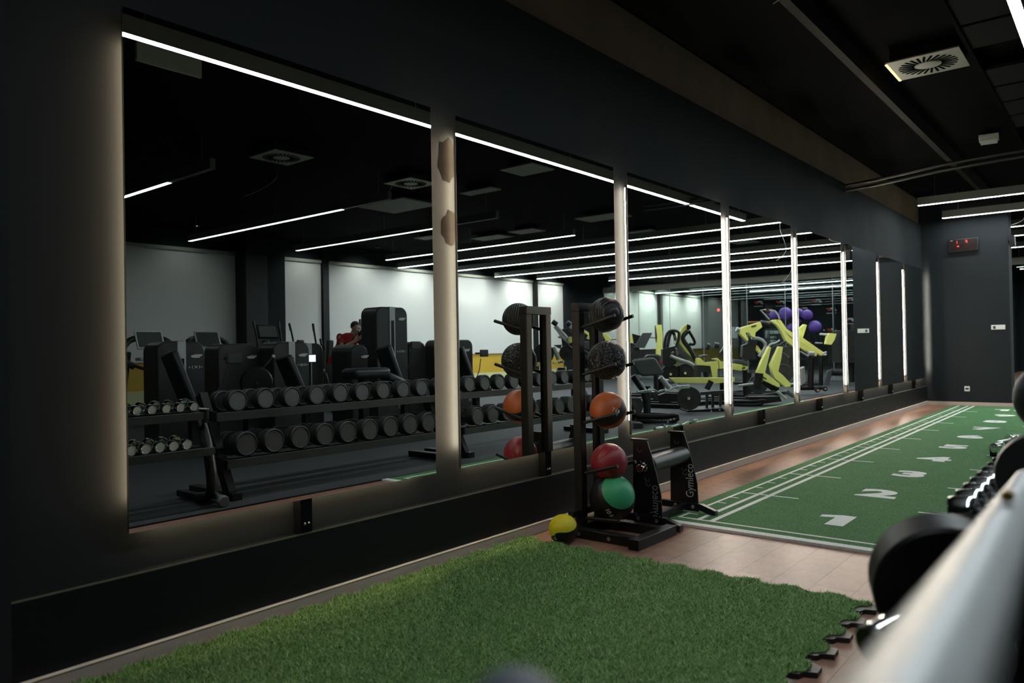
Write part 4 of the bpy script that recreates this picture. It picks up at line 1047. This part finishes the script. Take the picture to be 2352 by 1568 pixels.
r = Rig('incline_press', 'yellow low machine with long beam and black weight disc, before third mirror gap', 'exercise machine', 1620, 880, 13.6)
r.plate('yellow_body', cG, [(1330, 170), (1390, 160), (1480, 240), (1700, 215), (1600, 180), (1690, 165), (1740, 215), (2000, 262), (2120, 280), (2100, 385), (1830, 345), (1690, 350), (1685, 490), (1600, 495), (1565, 300), (1330, 280)], .12, 'yellow', .5)
r.plate('yellow_beam', cG, [(870, 500), (1830, 498), (1980, 490), (1980, 565), (1640, 602), (960, 588)], .12, 'yellow').tube('weight_peg', cG, [(790, 545), (950, 562)], .028, 'steel')
r.tube('pivot', cG, [(1595, 560), (1520, 700)], .05, 'black', -.1).plate('seat_block', cG, [(1330, 290), (1565, 290), (1560, 400), (1500, 500), (1480, 400), (1390, 400), (1380, 500), (1330, 500)], .3, 'pad', .6)
r.plate('upper_rail', cG, [(1400, 745), (1900, 705), (1900, 765), (1400, 800)], .1, 'shroud', .1)
for x in (1500, 1600, 1730, 1860): r.plate('upright', cG, [(x, 780), (x+45, 778), (x+40, 1010), (x, 1012)], .05, 'shroud', .1)
r.plate('base', cG, [(1120, 1040), (1900, 985), (1900, 1080), (1400, 1105), (1120, 1110)], .6, 'black', .1)
r.disc('weight_plate', cG, (1210, 850), .21, dd=-.4, th=.1)
for x, y in ((1590, 1030), (1660, 1015), (1730, 1000), (1800, 990), (1595, 1075), (1740, 1050), (1810, 1035)):
    o = r.pt(cG, (x, y), -.25); MB().cyl(o, o+V(-.45, -.89, 0)*.02, .014, seg=10).build('bolt', M['steel'], r.t)
r.tube('cable', cG, [(1720, 215), (1730, 340), (1725, 500)], .006, 'black', .3).plate('backrest', cG, [(1840, -90), (1900, 20), (1960, 190), (1830, 190), (1740, 70)], .12, 'pad', .8).tube('roller_pad', cA, [(1510, 1150), (1560, 1165)], .06, 'rub', .6)
r.tube('roller_pad', cA, [(1640, 1140), (1720, 1150)], .06, 'rub', .6).plate('seat', cA, [(1410, 1310), (1510, 1300), (1500, 1345), (1400, 1345)], .3, 'pad_grey', .6)
r.plate('rubber_pad', cG, [(1060, 1168), (1400, 1135), (1850, 1065), (1850, 1110), (1500, 1188)], .3, 'rub', .1)

r = Rig('preacher_bench', 'preacher curl bench with broad slate arm pad and bent bar', 'exercise bench', 1490, 900, 11.6)
r.plate('arm_pad', cG, [(228, 215), (290, 185), (600, 150), (650, 190), (780, 405), (740, 455), (420, 478), (330, 430)], .10, 'pad_grey', 0, .03).plate('chest_pad', cG, [(450, 150), (500, 105), (665, 105), (725, 150), (690, 230), (600, 160)], .16, 'pad_grey', .2, .02)
r.tube('support', cG, [(250, 470), (420, 720), (470, 900), (490, 1190)], .045, 'black', .1, 0).tube('support', cG, [(720, 490), (890, 690)], .04, 'silver', .1, 0).tube('strut', cG, [(370, 570), (470, 715)], .02, 'steel', 0)
r.plate('bar_rest', cG, [(680, 800), (790, 760), (1000, 770), (1010, 900), (740, 940)], .12, 'black', .15).plate('seat', cG, [(560, 740), (760, 730), (760, 900), (620, 880)], .2, 'pad_grey', .4)
r.tube('floor_loop', cG, [(230, 1150), (700, 1170), (1010, 1140), (1020, 1220), (800, 1290), (300, 1220)], .04, 'black', [0, 0, 0, 0, 0, 0]).plate('foot_box', cG, [(230, 1255), (400, 1270), (395, 1400), (230, 1450)], .3, 'shroud', -.6)
for x, y in ((900, 1220), (960, 1205), (855, 1260)):
    o = r.pt(cG, (x, y), -.1); MB().cyl(o, o+V(-.45, -.89, 0)*.02, .013, seg=10).build('bolt', M['steel'], r.t)
for k in range(4): r.disc('weight_plate', cG, (240+k*26, 990), .13, dd=-.1+.03*k, th=.035, ax=(-1, -.2, 0), hub=False)
r.feet(2.75, 3.5, 10.6, 11.1, .1)
def ez_bar(pts, ends, lab, rr_=.014):
    a, b = ends
    t = thing('curl_bar', lab, 'barbell', (pts[0]+pts[-1])/2, group=None)
    MB().tube([a]+pts+[b], rr_, seg=12, smooth=1).build('shaft', M['steel'], t)
    for p, q in ((a, pts[0]), (b, pts[-1])):
        dv = (p-q).normalized()
        MB().lathe(q, dv, [(0, .026), (.0, .045), (.015, .045), (.016, .026), (.2, .026)], 18).build('sleeve', M['chrome'], t)
ez_bar([r.pt(cG, p, -.15) for p in ((545, 728), (600, 700), (680, 752), (760, 705), (860, 735), (940, 668), (1000, 672))], (r.pt(cG, (430, 742), -.15), r.pt(cG, (1110, 662), -.15)), 'chrome curl bar resting on the preacher bench')
def flo(px, py, z=.045):
    v = (px-1176)/F_PX*_r - (py-784)/F_PX*_u + _fw
    k = (z-CAM.z)/v.z; p = CAM+v*k; return V(-p.x, p.y, p.z)
pl = [flo(*cG(*p), z=.10) for p in ((780, 1362), (850, 1332), (930, 1346), (1020, 1302), (1110, 1310), (1170, 1268), (1260, 1260))]
ez_bar(pl, (flo(*cG(640, 1382), z=.10), flo(*cG(1350, 1226), z=.10)), 'chrome curl bar lying low beside the turf, at the bottom of the third mirror')
t = thing('bar_cradle', 'low black cradle holding the curl bar beside the turf', 'stand', (pl[3].x, pl[3].y, 0))
for k in (0, 6): MB().bb(pl[k].x-.03, pl[k].x+.03, pl[k].y-.02, pl[k].y+.02, .009, .086).build('saddle', M['black'], t)

r = Rig('lever_row', 'yellow lever machine with V-shaped front arm in the fourth mirror', 'exercise machine', 1730, 830, 15.2)
r.plate('yellow_arm', cC, [(150, 830), (190, 808), (530, 708), (560, 790), (450, 880), (440, 965), (380, 945), (345, 885), (285, 880), (335, 1005), (312, 1020), (180, 885)], .14, 'yellow').tube('joint', cC, [(540, 730), (690, 760)], .07, 'black', .1).tube('arm_cap', cC, [(150, 825), (205, 845)], .05, 'steel', -.08)
r.plate('backrest', cC, [(335, 965), (430, 955), (480, 1000), (440, 1180), (470, 1320), (330, 1330), (230, 1280), (240, 1090), (320, 1060)], .16, 'pad', .2).tube('side_handle', cC, [(400, 965), (560, 985), (640, 1080), (600, 1180), (520, 1270)], .035, 'silver', 0, 1)
r.plate('yellow_strut', cC, [(465, 1080), (500, 1110), (590, 1240), (575, 1290), (460, 1150)], .1, 'yellow', .3).plate('seat', cD, [(90, 355), (220, 358), (375, 425), (350, 445), (90, 405)], .35, 'pad_grey', -.3)
r.plate('seat_beam', cD, [(60, 440), (330, 470), (372, 500), (325, 547), (60, 525)], .12, 'yellow', -.3).tube('seat_pivot', cD, [(285, 505), (290, 520)], .05, 'black', -.45)
r.disc('weight_plate', cD, (560, 800), .2, dd=.9).tube('frame_tube', cD, [(320, 545), (330, 1000)], .05, 'black').tube('frame_tube', cD, [(120, 780), (470, 790), (690, 620)], .03, 'black', .4).plate('upper_tag', cC, [(395, 775), (480, 755), (482, 775), (400, 795)], .005, 'black', -.08)
r.feet(2.9, 4.1, 14.1, 15.2)

r = Rig('standing_lever', 'pair of bent yellow levers leaning forward in the fourth mirror', 'exercise machine', 1780, 870, 14.4)
r.plate('yellow_lever', cD, [(740, 118), (775, 140), (740, 300), (667, 590), (735, 640), (925, 790), (942, 840), (900, 855), (640, 730), (605, 630), (530, 645), (523, 590), (600, 400)], .12, 'yellow').plate('yellow_lever', cD, [(918, 120), (987, 130), (962, 320), (907, 570), (992, 640), (1132, 790), (1122, 840), (1030, 852), (960, 790), (838, 690), (790, 580), (765, 450), (860, 250)], .12, 'yellow', .5)
r.tube('weight_peg', cD, [(1125, 800), (1225, 790)], .022, 'steel', .5).tube('pivot', cD, [(575, 600), (560, 720), (530, 830)], .08, 'black', -.05, 0).tube('weight_peg', cD, [(200, 830), (470, 792)], .025, 'steel', -.1)
r.disc('weight_plate', cD, (1000, 610), .2, dd=.9).disc('weight_plate', cD, (950, 380), .18, dd=1.1).tube('grip_bar', cD, [(740, 130), (790, 70), (860, 70), (950, 10)], .018, 'silver', .1).tube('grip_bar', cD, [(960, 90), (1000, 60), (1060, 30)], .02, 'rub', .5)
r.tube('push_rod', cD, [(640, 740), (830, 890)], .045, 'black', .05, 0).tube('push_rod', cD, [(900, 930), (1060, 1060)], .028, 'silver', -.2, 0).plate('foot_plate', cD, [(1060, 895), (1205, 1010), (1200, 1050), (1030, 935)], .2, 'pad_grey', .3).tube('rail_cap', cD, [(840, 860), (920, 870)], .06, 'black', .0, 0)
r.tube('floor_frame', cD, [(120, 1110), (480, 1115), (690, 1085), (660, 1140), (500, 1180), (120, 1170)], .03, 'black', 0).plate('base_plate', cD, [(360, 1020), (900, 1010), (940, 1100), (500, 1160)], .3, 'black', .2)
r.plate('label_strip', cD, [(640, 655), (715, 700), (715, 725), (645, 690)], .004, 'shroud', -.07)

r = Rig('tall_lever_machine', 'large machine with double yellow arms sloping down across the fourth mirror gap', 'exercise machine', 1820, 800, 17.2)
r.plate('yellow_arm', cC, [(700, 690), (780, 668), (900, 830), (1010, 960), (1090, 1020), (1180, 1040), (1460, 1220), (1440, 1272), (1180, 1130), (1060, 1110), (940, 1010), (870, 850), (800, 760)], .14, 'yellow').plate('yellow_arm', cC, [(800, 668), (865, 680), (960, 820), (1080, 900), (1200, 950), (1370, 1070), (1565, 1205), (1530, 1262), (1400, 1180), (1200, 1050), (1040, 960), (900, 830)], .14, 'yellow', .6)
r.tube('bracket', cC, [(690, 665), (545, 510), (635, 505)], .018, 'silver', 0, 0).tube('bracket', cC, [(700, 520), (780, 525), (840, 600), (860, 665)], .018, 'silver', .3, 0).plate('yellow_upright', cC, [(1250, 745), (1292, 760), (1230, 965), (1180, 935), (1190, 800)], .12, 'yellow', .9)
r.plate('yellow_cap', cC, [(600, 705), (690, 710), (680, 745), (600, 745)], .1, 'yellow', .2).disc('weight_plate', cC, (1010, 1280), .26, dd=.5).disc('weight_plate', cC, (870, 1250), .26, dd=.8)
r.tube('arm_end', cC, [(1330, 1225), (1420, 1225)], .05, 'silver', -.1, 0).tube('handle', cC, [(1560, 1225), (1625, 1200)], .02, 'white', .5, 0).tube('handle', cC, [(1570, 1245), (1625, 1240)], .02, 'white', .6, 0).tube('damper', cC, [(1200, 1190), (1330, 1270)], .02, 'silver', .2, 0)
r.tube('leg', cD, [(1520, 330), (1500, 850)], .07, 'black', .3, 0).tube('leg', cD, [(1690, 330), (1690, 850)], .05, 'black', .4, 0).plate('rear_shell', cD, [(1310, 520), (1370, 480), (1390, 760), (1310, 820)], .2, 'silver', .4)
r.tube('floor_frame', cD, [(1310, 870), (1640, 868), (1780, 855)], .05, 'black', .3, 0)
r.disc('wheel', cD, (1625, 905), .06, 'black_gloss', .1, .08).disc('wheel', cD, (1760, 880), .06, 'black_gloss', .2, .08)
r.feet(3.3, 4.4, 16.2, 17.6)

r = Rig('pulley_machine', 'machine with short yellow arm and tall dark body beside the end wall reflection', 'exercise machine', 1920, 800, 21)
r.plate('yellow_arm', cC, [(1655, 890), (1778, 900), (1745, 1000), (1692, 1082), (1600, 1070), (1622, 960)], .14, 'yellow').tube('handle', cC, [(1520, 905), (1655, 915)], .03, 'white', 0, 0).plate('tall_body', cC, [(1770, 860), (1800, 845), (2055, 845), (2050, 1370), (1780, 1370)], .5, 'shroud', .4)
r.plate('yellow_arm', cC, [(2025, 895), (2085, 885), (2085, 1062), (2012, 1062)], .14, 'yellow', .3).plate('bench_leg', cD, [(1800, 560), (1885, 530), (1830, 810), (1720, 845)], .1, 'pad_grey').tube('roller_pad', cD, [(1880, 580), (2060, 585)], .10, 'rub', 0, 0)
r.tube('post', cD, [(2230, 60), (2250, 760)], .07, 'black', .5, 0).plate('head', cC, [(2040, 740), (2090, 740), (2090, 870), (2050, 870)], .2, 'shroud', .5).tube('cross_handle', cC, [(1440, 1050), (1560, 1055)], .02, 'silver', 0, 0)
r.feet(3.8, 4.9, 20.9, 22.0)

# ------------------------------------------------------------------ studio behind the glass
def yp(px, py, Y):
    v = (px-1176)/F_PX*_r - (py-784)/F_PX*_u + _fw
    p = CAM + v*(Y/v.y); return V(-p.x, p.y, p.z)
gb = [((765, 595), 75), ((955, 572), 108), ((1175, 565), 80), ((1310, 592), 88), ((1440, 785), 105), ((1045, 805), 70), ((1160, 700), 55)]
gl_ = ['leftmost small purple gym ball in the studio rack', 'largest purple gym ball at the top left of the studio rack', 'purple gym ball partly behind the fourth mirror gap',
       'purple gym ball at the upper right of the studio rack', 'large purple gym ball at the lower right of the studio rack', 'purple gym ball at the lower left of the studio rack', 'purple gym ball hidden in the middle of the studio rack']
t = thing('gym_ball_rack', 'dark wall shelf carrying the purple gym balls in the studio', 'rack', (8.0, 31.5, 0))
for (p, rp), lb in zip(gb, gl_):
    c = yp(*cC(*p), 31.0); d = (c-V(-CAM.x, 0, 1.2)).dot(V(-_fw.x, _fw.y, _fw.z)); rad = rp/7.127/F_PX*d
    MB().sphere(c, rad, 24, 16).build('gym_ball', M['purple'], label=lb, cat='gym ball', group='purple gym balls', ang=180)
    MB().bb(c.x-.06, c.x+.06, 30.95, 31.58, c.z-rad-.05, c.z-rad+.0).build('shelf', M['black'], t)
for x in (6.2, 10.0): MB().bb(x-.04, x+.04, 31.5, 31.58, 0, 3.2).build('upright', M['black'], t)
for i, p in enumerate([(510, 400), (870, 395), (1460, 370), (1245, 505), (1700, 510), (1990, 345), (1990, 680), (1710, 850), (680, 530)]):
    c = yp(*cC(*p), 34.36)
    t = thing('wall_emblem', 'slanted red and white emblem on the black studio wall, number %d from a scattered set' % (i+1), 'emblem', c, group='emblems on the studio wall')
    t['label'] = 'slanted red and white emblem on studio wall, ' + ['highest on the left', 'above the leftmost purple balls', 'high, right of fourth mirror gap', 'just above the upper right purple ball', 'large, right of the purple balls', 'highest beside end wall', 'middle one beside end wall', 'lowest one near the yellow arm', 'beside the top of the grey bracket'][i]
    def q(x, z): return V(c.x-x, 34.372, c.z+z)
    MB().prism([q(-.22, .09), q(-.05, .09), q(.02, -.03), q(-.10, -.03)], (0, .02, 0)).build('red_field', M['red'], t)
    MB().prism([q(-.04, .10), q(.16, .10), q(.24, -.05), q(.14, -.05), q(.10, .03), q(.0, .03)], (0, .022, 0)).build('white_field', M['white'], t)
    MB().prism([q(-.2, -.13), q(.22, -.13), q(.22, -.155), q(-.2, -.155)], (0, .02, 0)).build('caption_bar', M['silver'], t)
p = yp(*cA(1705, 535), 34.3)
MB().lathe((p.x, 34.39, p.z), (0, -1, 0), [(0, .07), (.03, .06), (.05, .02)], 20).build('red_signal_lamp', em('red_signal', (1, .05, .04), 4), label='small glowing red lamp on the dark studio wall', cat='signal lamp')
MB().cyl(yp(*cC(345, 715), 28), yp(*cC(690, 708), 28), .04).build('training_bar', pm('orange_tube', (.55, .16, .03), .5), label='orange padded bar behind the yellow lever machines', cat='training bar')
t = thing('storage_shelf', 'grey shelf unit with pale boxes behind the fourth mirror machines', 'shelf', (7.8, 29, 0))
for (a, b, c_, d_) in [(95, 790, 140, 970), (715, 850, 770, 900), (780, 850, 850, 900), (720, 940, 780, 975), (640, 850, 660, 970), (720, 1000, 775, 1040)]:
    p0, p1 = yp(*cC(a, b), 29), yp(*cC(c_, d_), 29); MB().bb(p0.x, p1.x, 28.9, 29.2, p0.z, p1.z).build('pale_box', M['silver'], t)
p0, p1 = yp(*cC(600, 830), 29.2), yp(*cC(900, 1100), 29.2)
MB().bb(p0.x, p1.x, 29.2, 29.24, 0, p0.z).build('back_board', M['shroud'], t)

# ------------------------------------------------------------------ person in red photographing between the machines
def skin(name, pts, edges, radii, mats, parent, root=0, sub=2, label=None):
    me = bpy.data.meshes.new(name); off = WO[parent.name]
    me.from_pydata([tuple(Vector(p)-off) for p in pts], edges, [])
    o = bpy.data.objects.new(name, me); COL.objects.link(o); o.parent = parent
    bpy.context.view_layer.objects.active = o
    mod = o.modifiers.new('skin', 'SKIN')
    sv = me.skin_vertices[0].data if len(me.skin_vertices) else None
    if sv is None:
        me.attributes
    for i, rr_ in enumerate(radii):
        sv[i].radius = (rr_, rr_) if not isinstance(rr_, tuple) else rr_
        sv[i].use_root = (i == root)
    mod.use_smooth_shade = True
    s2 = o.modifiers.new('sub', 'SUBSURF'); s2.levels = sub; s2.render_levels = sub
    me.materials.append(mats)
    if label: o['label'] = label
    return o
M['skin'] = pm('skin', (.45, .27, .19), .55, var=.08, scale=30)
M['shirt'] = pm('red_shirt', (.32, .01, .015), .8, var=.15, scale=12, bump=.1)
M['shorts'] = pm('grey_shorts', (.07, .075, .065), .85, var=.15, scale=14)
M['hair'] = pm('brown_hair', (.055, .038, .02), .7, var=.3, scale=60, bump=.4)
px0, py0 = 8.95, 9.30
t = thing('person', 'person in red t-shirt and grey shorts leaning forward, holding a camera to the face', 'person', (px0, py0, 0))
J = dict(pel=(9.05, 9.18, .98), ab=(9.0, 9.26, 1.16), ch=(8.92, 9.40, 1.38), nk=(8.85, 9.48, 1.52), h0=(8.80, 9.50, 1.585), h1=(8.80, 9.505, 1.655), h2=(8.83, 9.51, 1.71),
         sl=(8.98, 9.24, 1.46), sr=(8.88, 9.60, 1.44), el=(8.78, 9.13, 1.26), er=(8.70, 9.72, 1.28), wl=(8.64, 9.40, 1.42), wr=(8.62, 9.60, 1.52),
         pl=(8.60, 9.44, 1.47), pr=(8.60, 9.565, 1.57), hl=(9.06, 9.09, .93), hr=(9.08, 9.28, .93), kl=(8.95, 9.08, .52), kr=(9.02, 9.30, .52), al=(9.05, 9.06, .09), ar=(9.12, 9.32, .09), fl=(8.92, 9.05, .05), fr=(9.0, 9.33, .05), nose=(8.715, 9.495, 1.61))
names = list(J); ix = {n: i for i, n in enumerate(names)}
pts = [J[n] for n in names]
rad = dict(pel=.135, ab=.13, ch=.15, nk=.058, h0=.072, h1=.092, h2=.078, sl=.07, sr=.07, el=.042, er=.042, wl=.027, wr=.027, pl=.034, pr=.034, hl=.09, hr=.09, kl=.058, kr=.058, al=.04, ar=.04, fl=.035, fr=.035, nose=.014)
ed = [('pel', 'ab'), ('ab', 'ch'), ('ch', 'nk'), ('nk', 'h0'), ('h0', 'h1'), ('h1', 'h2'), ('ch', 'sl'), ('ch', 'sr'), ('sl', 'el'), ('sr', 'er'), ('el', 'wl'), ('er', 'wr'), ('wl', 'pl'), ('wr', 'pr'),
      ('pel', 'hl'), ('pel', 'hr'), ('hl', 'kl'), ('hr', 'kr'), ('kl', 'al'), ('kr', 'ar'), ('al', 'fl'), ('ar', 'fr'), ('h0', 'nose')]
edges = [(ix[a], ix[b]) for a, b in ed]; radii = [rad[n] for n in names]
for side, base, dirs in (('l', J['pl'], 1), ('r', J['pr'], -1)):
    pi_ = ix['p'+side]
    for k in range(4):
        b = len(pts); o_ = Vector(base)
        p1 = o_+V(-.035, .014*(k-1.5), .02+.008*k*dirs); p2 = p1+V(-.012, .026*dirs, .012-.008*k)
        pts += [tuple(p1), tuple(p2)]; radii += [.0095, .0085]; edges += [(pi_, b), (b, b+1)]
    b = len(pts); p1 = Vector(base)+V(.0, .035*dirs, -.02); pts += [tuple(p1), tuple(p1+V(-.02, .02*dirs, -.006))]; radii += [.0105, .009]; edges += [(pi_, b), (b, b+1)]
skin('body', pts, edges, radii, M['skin'], t)
def vm(p, q, k): return tuple(Vector(p)*(1-k)+Vector(q)*k)
# t-shirt: rings lofted along the spine, short sleeves round the upper arms
def loft(rings, name, mat, seg=24):
    mb = MB(); vs = []; fs = []
    for (c, d, a, wa, wb) in rings:
        d = Vector(d).normalized(); u = Vector(a); u = (u-d*u.dot(d)).normalized(); w = d.cross(u)
        vs += [Vector(c)+u*wa*cos(2*pi*k/seg)+w*wb*sin(2*pi*k/seg) for k in range(seg)]
    for i in range(len(rings)-1):
        for k in range(seg): fs.append((i*seg+k, i*seg+(k+1) % seg, (i+1)*seg+(k+1) % seg, (i+1)*seg+k))
    mb.add(vs, fs)
    return mb, name, mat
sp = (-.12, .3, .55)
mb, n_, m_ = loft([((9.06, 9.15, .86), sp, (0, 1, 0), .175, .135), ((9.05, 9.19, .98), sp, (0, 1, 0), .17, .135), ((9.01, 9.26, 1.14), sp, (0, 1, 0), .165, .13), ((8.95, 9.36, 1.32), sp, (0, 1, 0), .20, .14),
                   ((8.92, 9.41, 1.42), sp, (0, 1, 0), .215, .13), ((8.89, 9.45, 1.49), sp, (0, 1, 0), .15, .09), ((8.865, 9.475, 1.525), sp, (0, 1, 0), .07, .065)], 'shirt', None)
mb.build('shirt', M['shirt'], t, ang=180)
for a_, b_ in (('sl', 'el'), ('sr', 'er')):
    A, B = vm(J['ch'], J[a_], .55), vm(J[a_], J[b_], .62); d_ = Vector(vm(J[a_], J[b_], 1))-Vector(J[a_])
    mb, n_, m_ = loft([(A, Vector(J[a_])-Vector(J['ch']), (0, 0, 1), .09, .10), (J[a_], d_*.5+Vector(J[a_])-Vector(J['ch']), (0, 0, 1), .092, .095), (vm(J[a_], J[b_], .3), d_, (0, 1, 0), .078, .078), (B, d_, (0, 1, 0), .072, .072)], 'sleeve', None)
    mb.build('sleeve', M['shirt'], t, ang=180)
for h_, k_ in (('hl', 'kl'), ('hr', 'kr')):
    mb, n_, m_ = loft([(vm((9.05, 9.18, .98), J[h_], .2), (0, 0, -1), (0, 1, 0), .135, .13), (J[h_], (0, 0, -1), (0, 1, 0), .115, .125), (vm(J[h_], J[k_], .5), (0, 0, -1), (0, 1, 0), .10, .115), (vm(J[h_], J[k_], .85), (0, 0, -1), (0, 1, 0), .095, .11)], 'shorts_leg', None)
    mb.build('shorts_leg', M['shorts'], t, ang=180)
MB().sphere((8.845, 9.51, 1.70), .098, 24, 16, sc=(1, .92, .95)).build('hair', M['hair'], t, ang=180)
for yy in (9.465, 9.535): MB().sphere((8.722, yy, 1.645), .012, 10, 8).build('eye', M['white'], t, ang=180)
for yy in (9.41, 9.60): MB().sphere((8.81, yy, 1.635), .024, 10, 8, sc=(.7, .4, 1.2)).build('ear', M['skin'], t, ang=180)
MB().box((8.725, 9.50, 1.572), (.012, .045, .010)).build('mouth', pm('lips', (.3, .1, .09), .5), t, bev=.003)
for n in ('fl', 'fr'):
    f = Vector(J[n]); MB().sphere((f.x+.03, f.y, .055), .11, 18, 10, sc=(1.15, .42, .44)).build('shoe', M['black'], t, ang=180)
t = thing('photo_camera', 'black photo camera held to the face by the person in red', 'camera', (8.63, 9.50, 1.52))
MB().box((8.635, 9.495, 1.525), (.06, .14, .095)).build('camera_body', M['black'], t, bev=.012)
MB().box((8.635, 9.495, 1.582), (.05, .05, .03)).build('viewfinder', M['black'], t, bev=.008)
MB().lathe((8.605, 9.495, 1.52), (-1, 0, 0), [(0, .035), (.05, .037), (.09, .04), (.088, .03)], 24).build('lens', M['black_gloss'], t)
MB().tube([(8.64, 9.43, 1.55), (8.75, 9.36, 1.44), (8.80, 9.30, 1.22), (8.78, 9.34, 1.08), (8.72, 9.44, 1.2), (8.66, 9.56, 1.5)], .009, seg=6, smooth=2).build('strap', M['black'], t)

# ------------------------------------------------------------------ near things on the right: rail, disc, plate and chrome ends
t = thing('rail_machine', 'blurred shiny steel guide rail crossing the lower right corner', 'exercise machine', (3.1, .3, 0))
vpd = ((2424-1176)/F_PX*_r - (977-784)/F_PX*_u + _fw).normalized()
q0 = ((2140-1176)/F_PX*_r - (1568-784)/F_PX*_u + _fw).normalized()      # middle of the tube where it leaves the frame
nrm = (q0 - vpd*q0.dot(vpd)).normalized()
a0 = CAM + nrm*.113
MB().cyl(a0+vpd*.05, a0+vpd*1.68, .0237, seg=48).build('rail', M['rail_steel'] if 'rail_steel' in M else pm('polished_rail', (.42, .45, .46), .42, .85, var=.06, scale=4), t)
e0 = a0+vpd*1.66
MB().beam((e0.x, e0.y, 0.0), (e0.x, e0.y, e0.z), .04, .03).build('front_post', M['black'], t)
e1 = a0+vpd*.05
MB().beam((e1.x+.0, e1.y, 0.0), (e1.x, e1.y, e1.z+.0), .05, .05).build('rear_post', M['black'], t)
MB().bb(e1.x-.05, e0.x+.05, e1.y, e0.y, 0, .05).build('base', M['black'], t)
def nearp(px, py, d): return CAM + ((px-1176)/F_PX*_r - (py-784)/F_PX*_u + _fw)*d
c = nearp(2185, 1372, 1.25)
t = thing('dumbbell', 'blurred black round dumbbell head in front of the steel rail', 'dumbbell', (c.x, c.y, c.z-.12))
ax = (_fw*-.93 - _r*.33 + _u*-.12).normalized()
MB().lathe(c, -ax, [(0, .03), (0, .112), (.006, .118), (.08, .118), (.088, .11), (.09, .05)], 48).build('head', M['black'], t)
MB().cyl(c+ax*.001-_u*.01, c+ax*.05-_u*.02, .028, .02, seg=20).build('boss', M['black_gloss'], t)
MB().cyl(c-ax*.09, c-ax*.2, .016, seg=16).build('grip', M['chrome'], t)
c2 = nearp(2012, 1482, 1.15)
t = thing('chrome_dumbbell', 'blurred chrome dumbbell head below the black round one', 'dumbbell', (c2.x, c2.y, c2.z-.04))
ax2 = (-_r*.9 - _fw*.35 - _u*.25).normalized()
MB().lathe(c2+ax2*.01, -ax2, [(0, .02), (0, .031), (.005, .034), (.012, .034)], 30).build('end_ring', M['black_gloss'], t)
MB().lathe(c2, -ax2, [(0.0, .0335), (.06, .0335), (.066, .03), (.07, .012), (.16, .012)], 30).build('head', M['chrome'], t)
c3 = nearp(2402, 1098, 1.6)
t = thing('rubber_roller', 'dark curved rubber roller at the right frame edge', 'roller', (c3.x, c3.y, c3.z-.1))
MB().lathe(c3-_r*.0, (_r*.8+_fw*.6-_u*.1), [(-.02, .03), (-.02, .09), (0, .10), (.2, .10)], 40).build('pad', M['rub'], t)
MB().cyl(nearp(2314, 1140, .75), nearp(2318, 1136, .78), .006).build('brass_plug', pm('brass', (.6, .38, .1), .35, 1), t)
c4 = nearp(2428, 915, 1.9)
MB().sphere(c4, .095, 30, 20).build('foam_pad', M['rub'], label='black rounded foam pad at the right frame edge, below the opening', cat='pad', ang=180)
c5 = nearp(1185, 1650, .34)
t = thing('post', 'blurred grey rounded post top at the bottom edge of the view', 'post', (c5.x, c5.y, 0))
mp_ = pm('slate_blue_cap', (.12, .14, .17), .5)
MB().sphere(c5, .022, 24, 16).build('round_cap', mp_, t, ang=180)
MB().cyl((c5.x, c5.y, .01), (c5.x, c5.y, c5.z-.01), .014).build('post', M['black'], t)
MB().lathe((c5.x, c5.y, 0.026), (0, 0, 1), [(0, .12), (.02, .11)], 24).build('foot', M['black'], t)
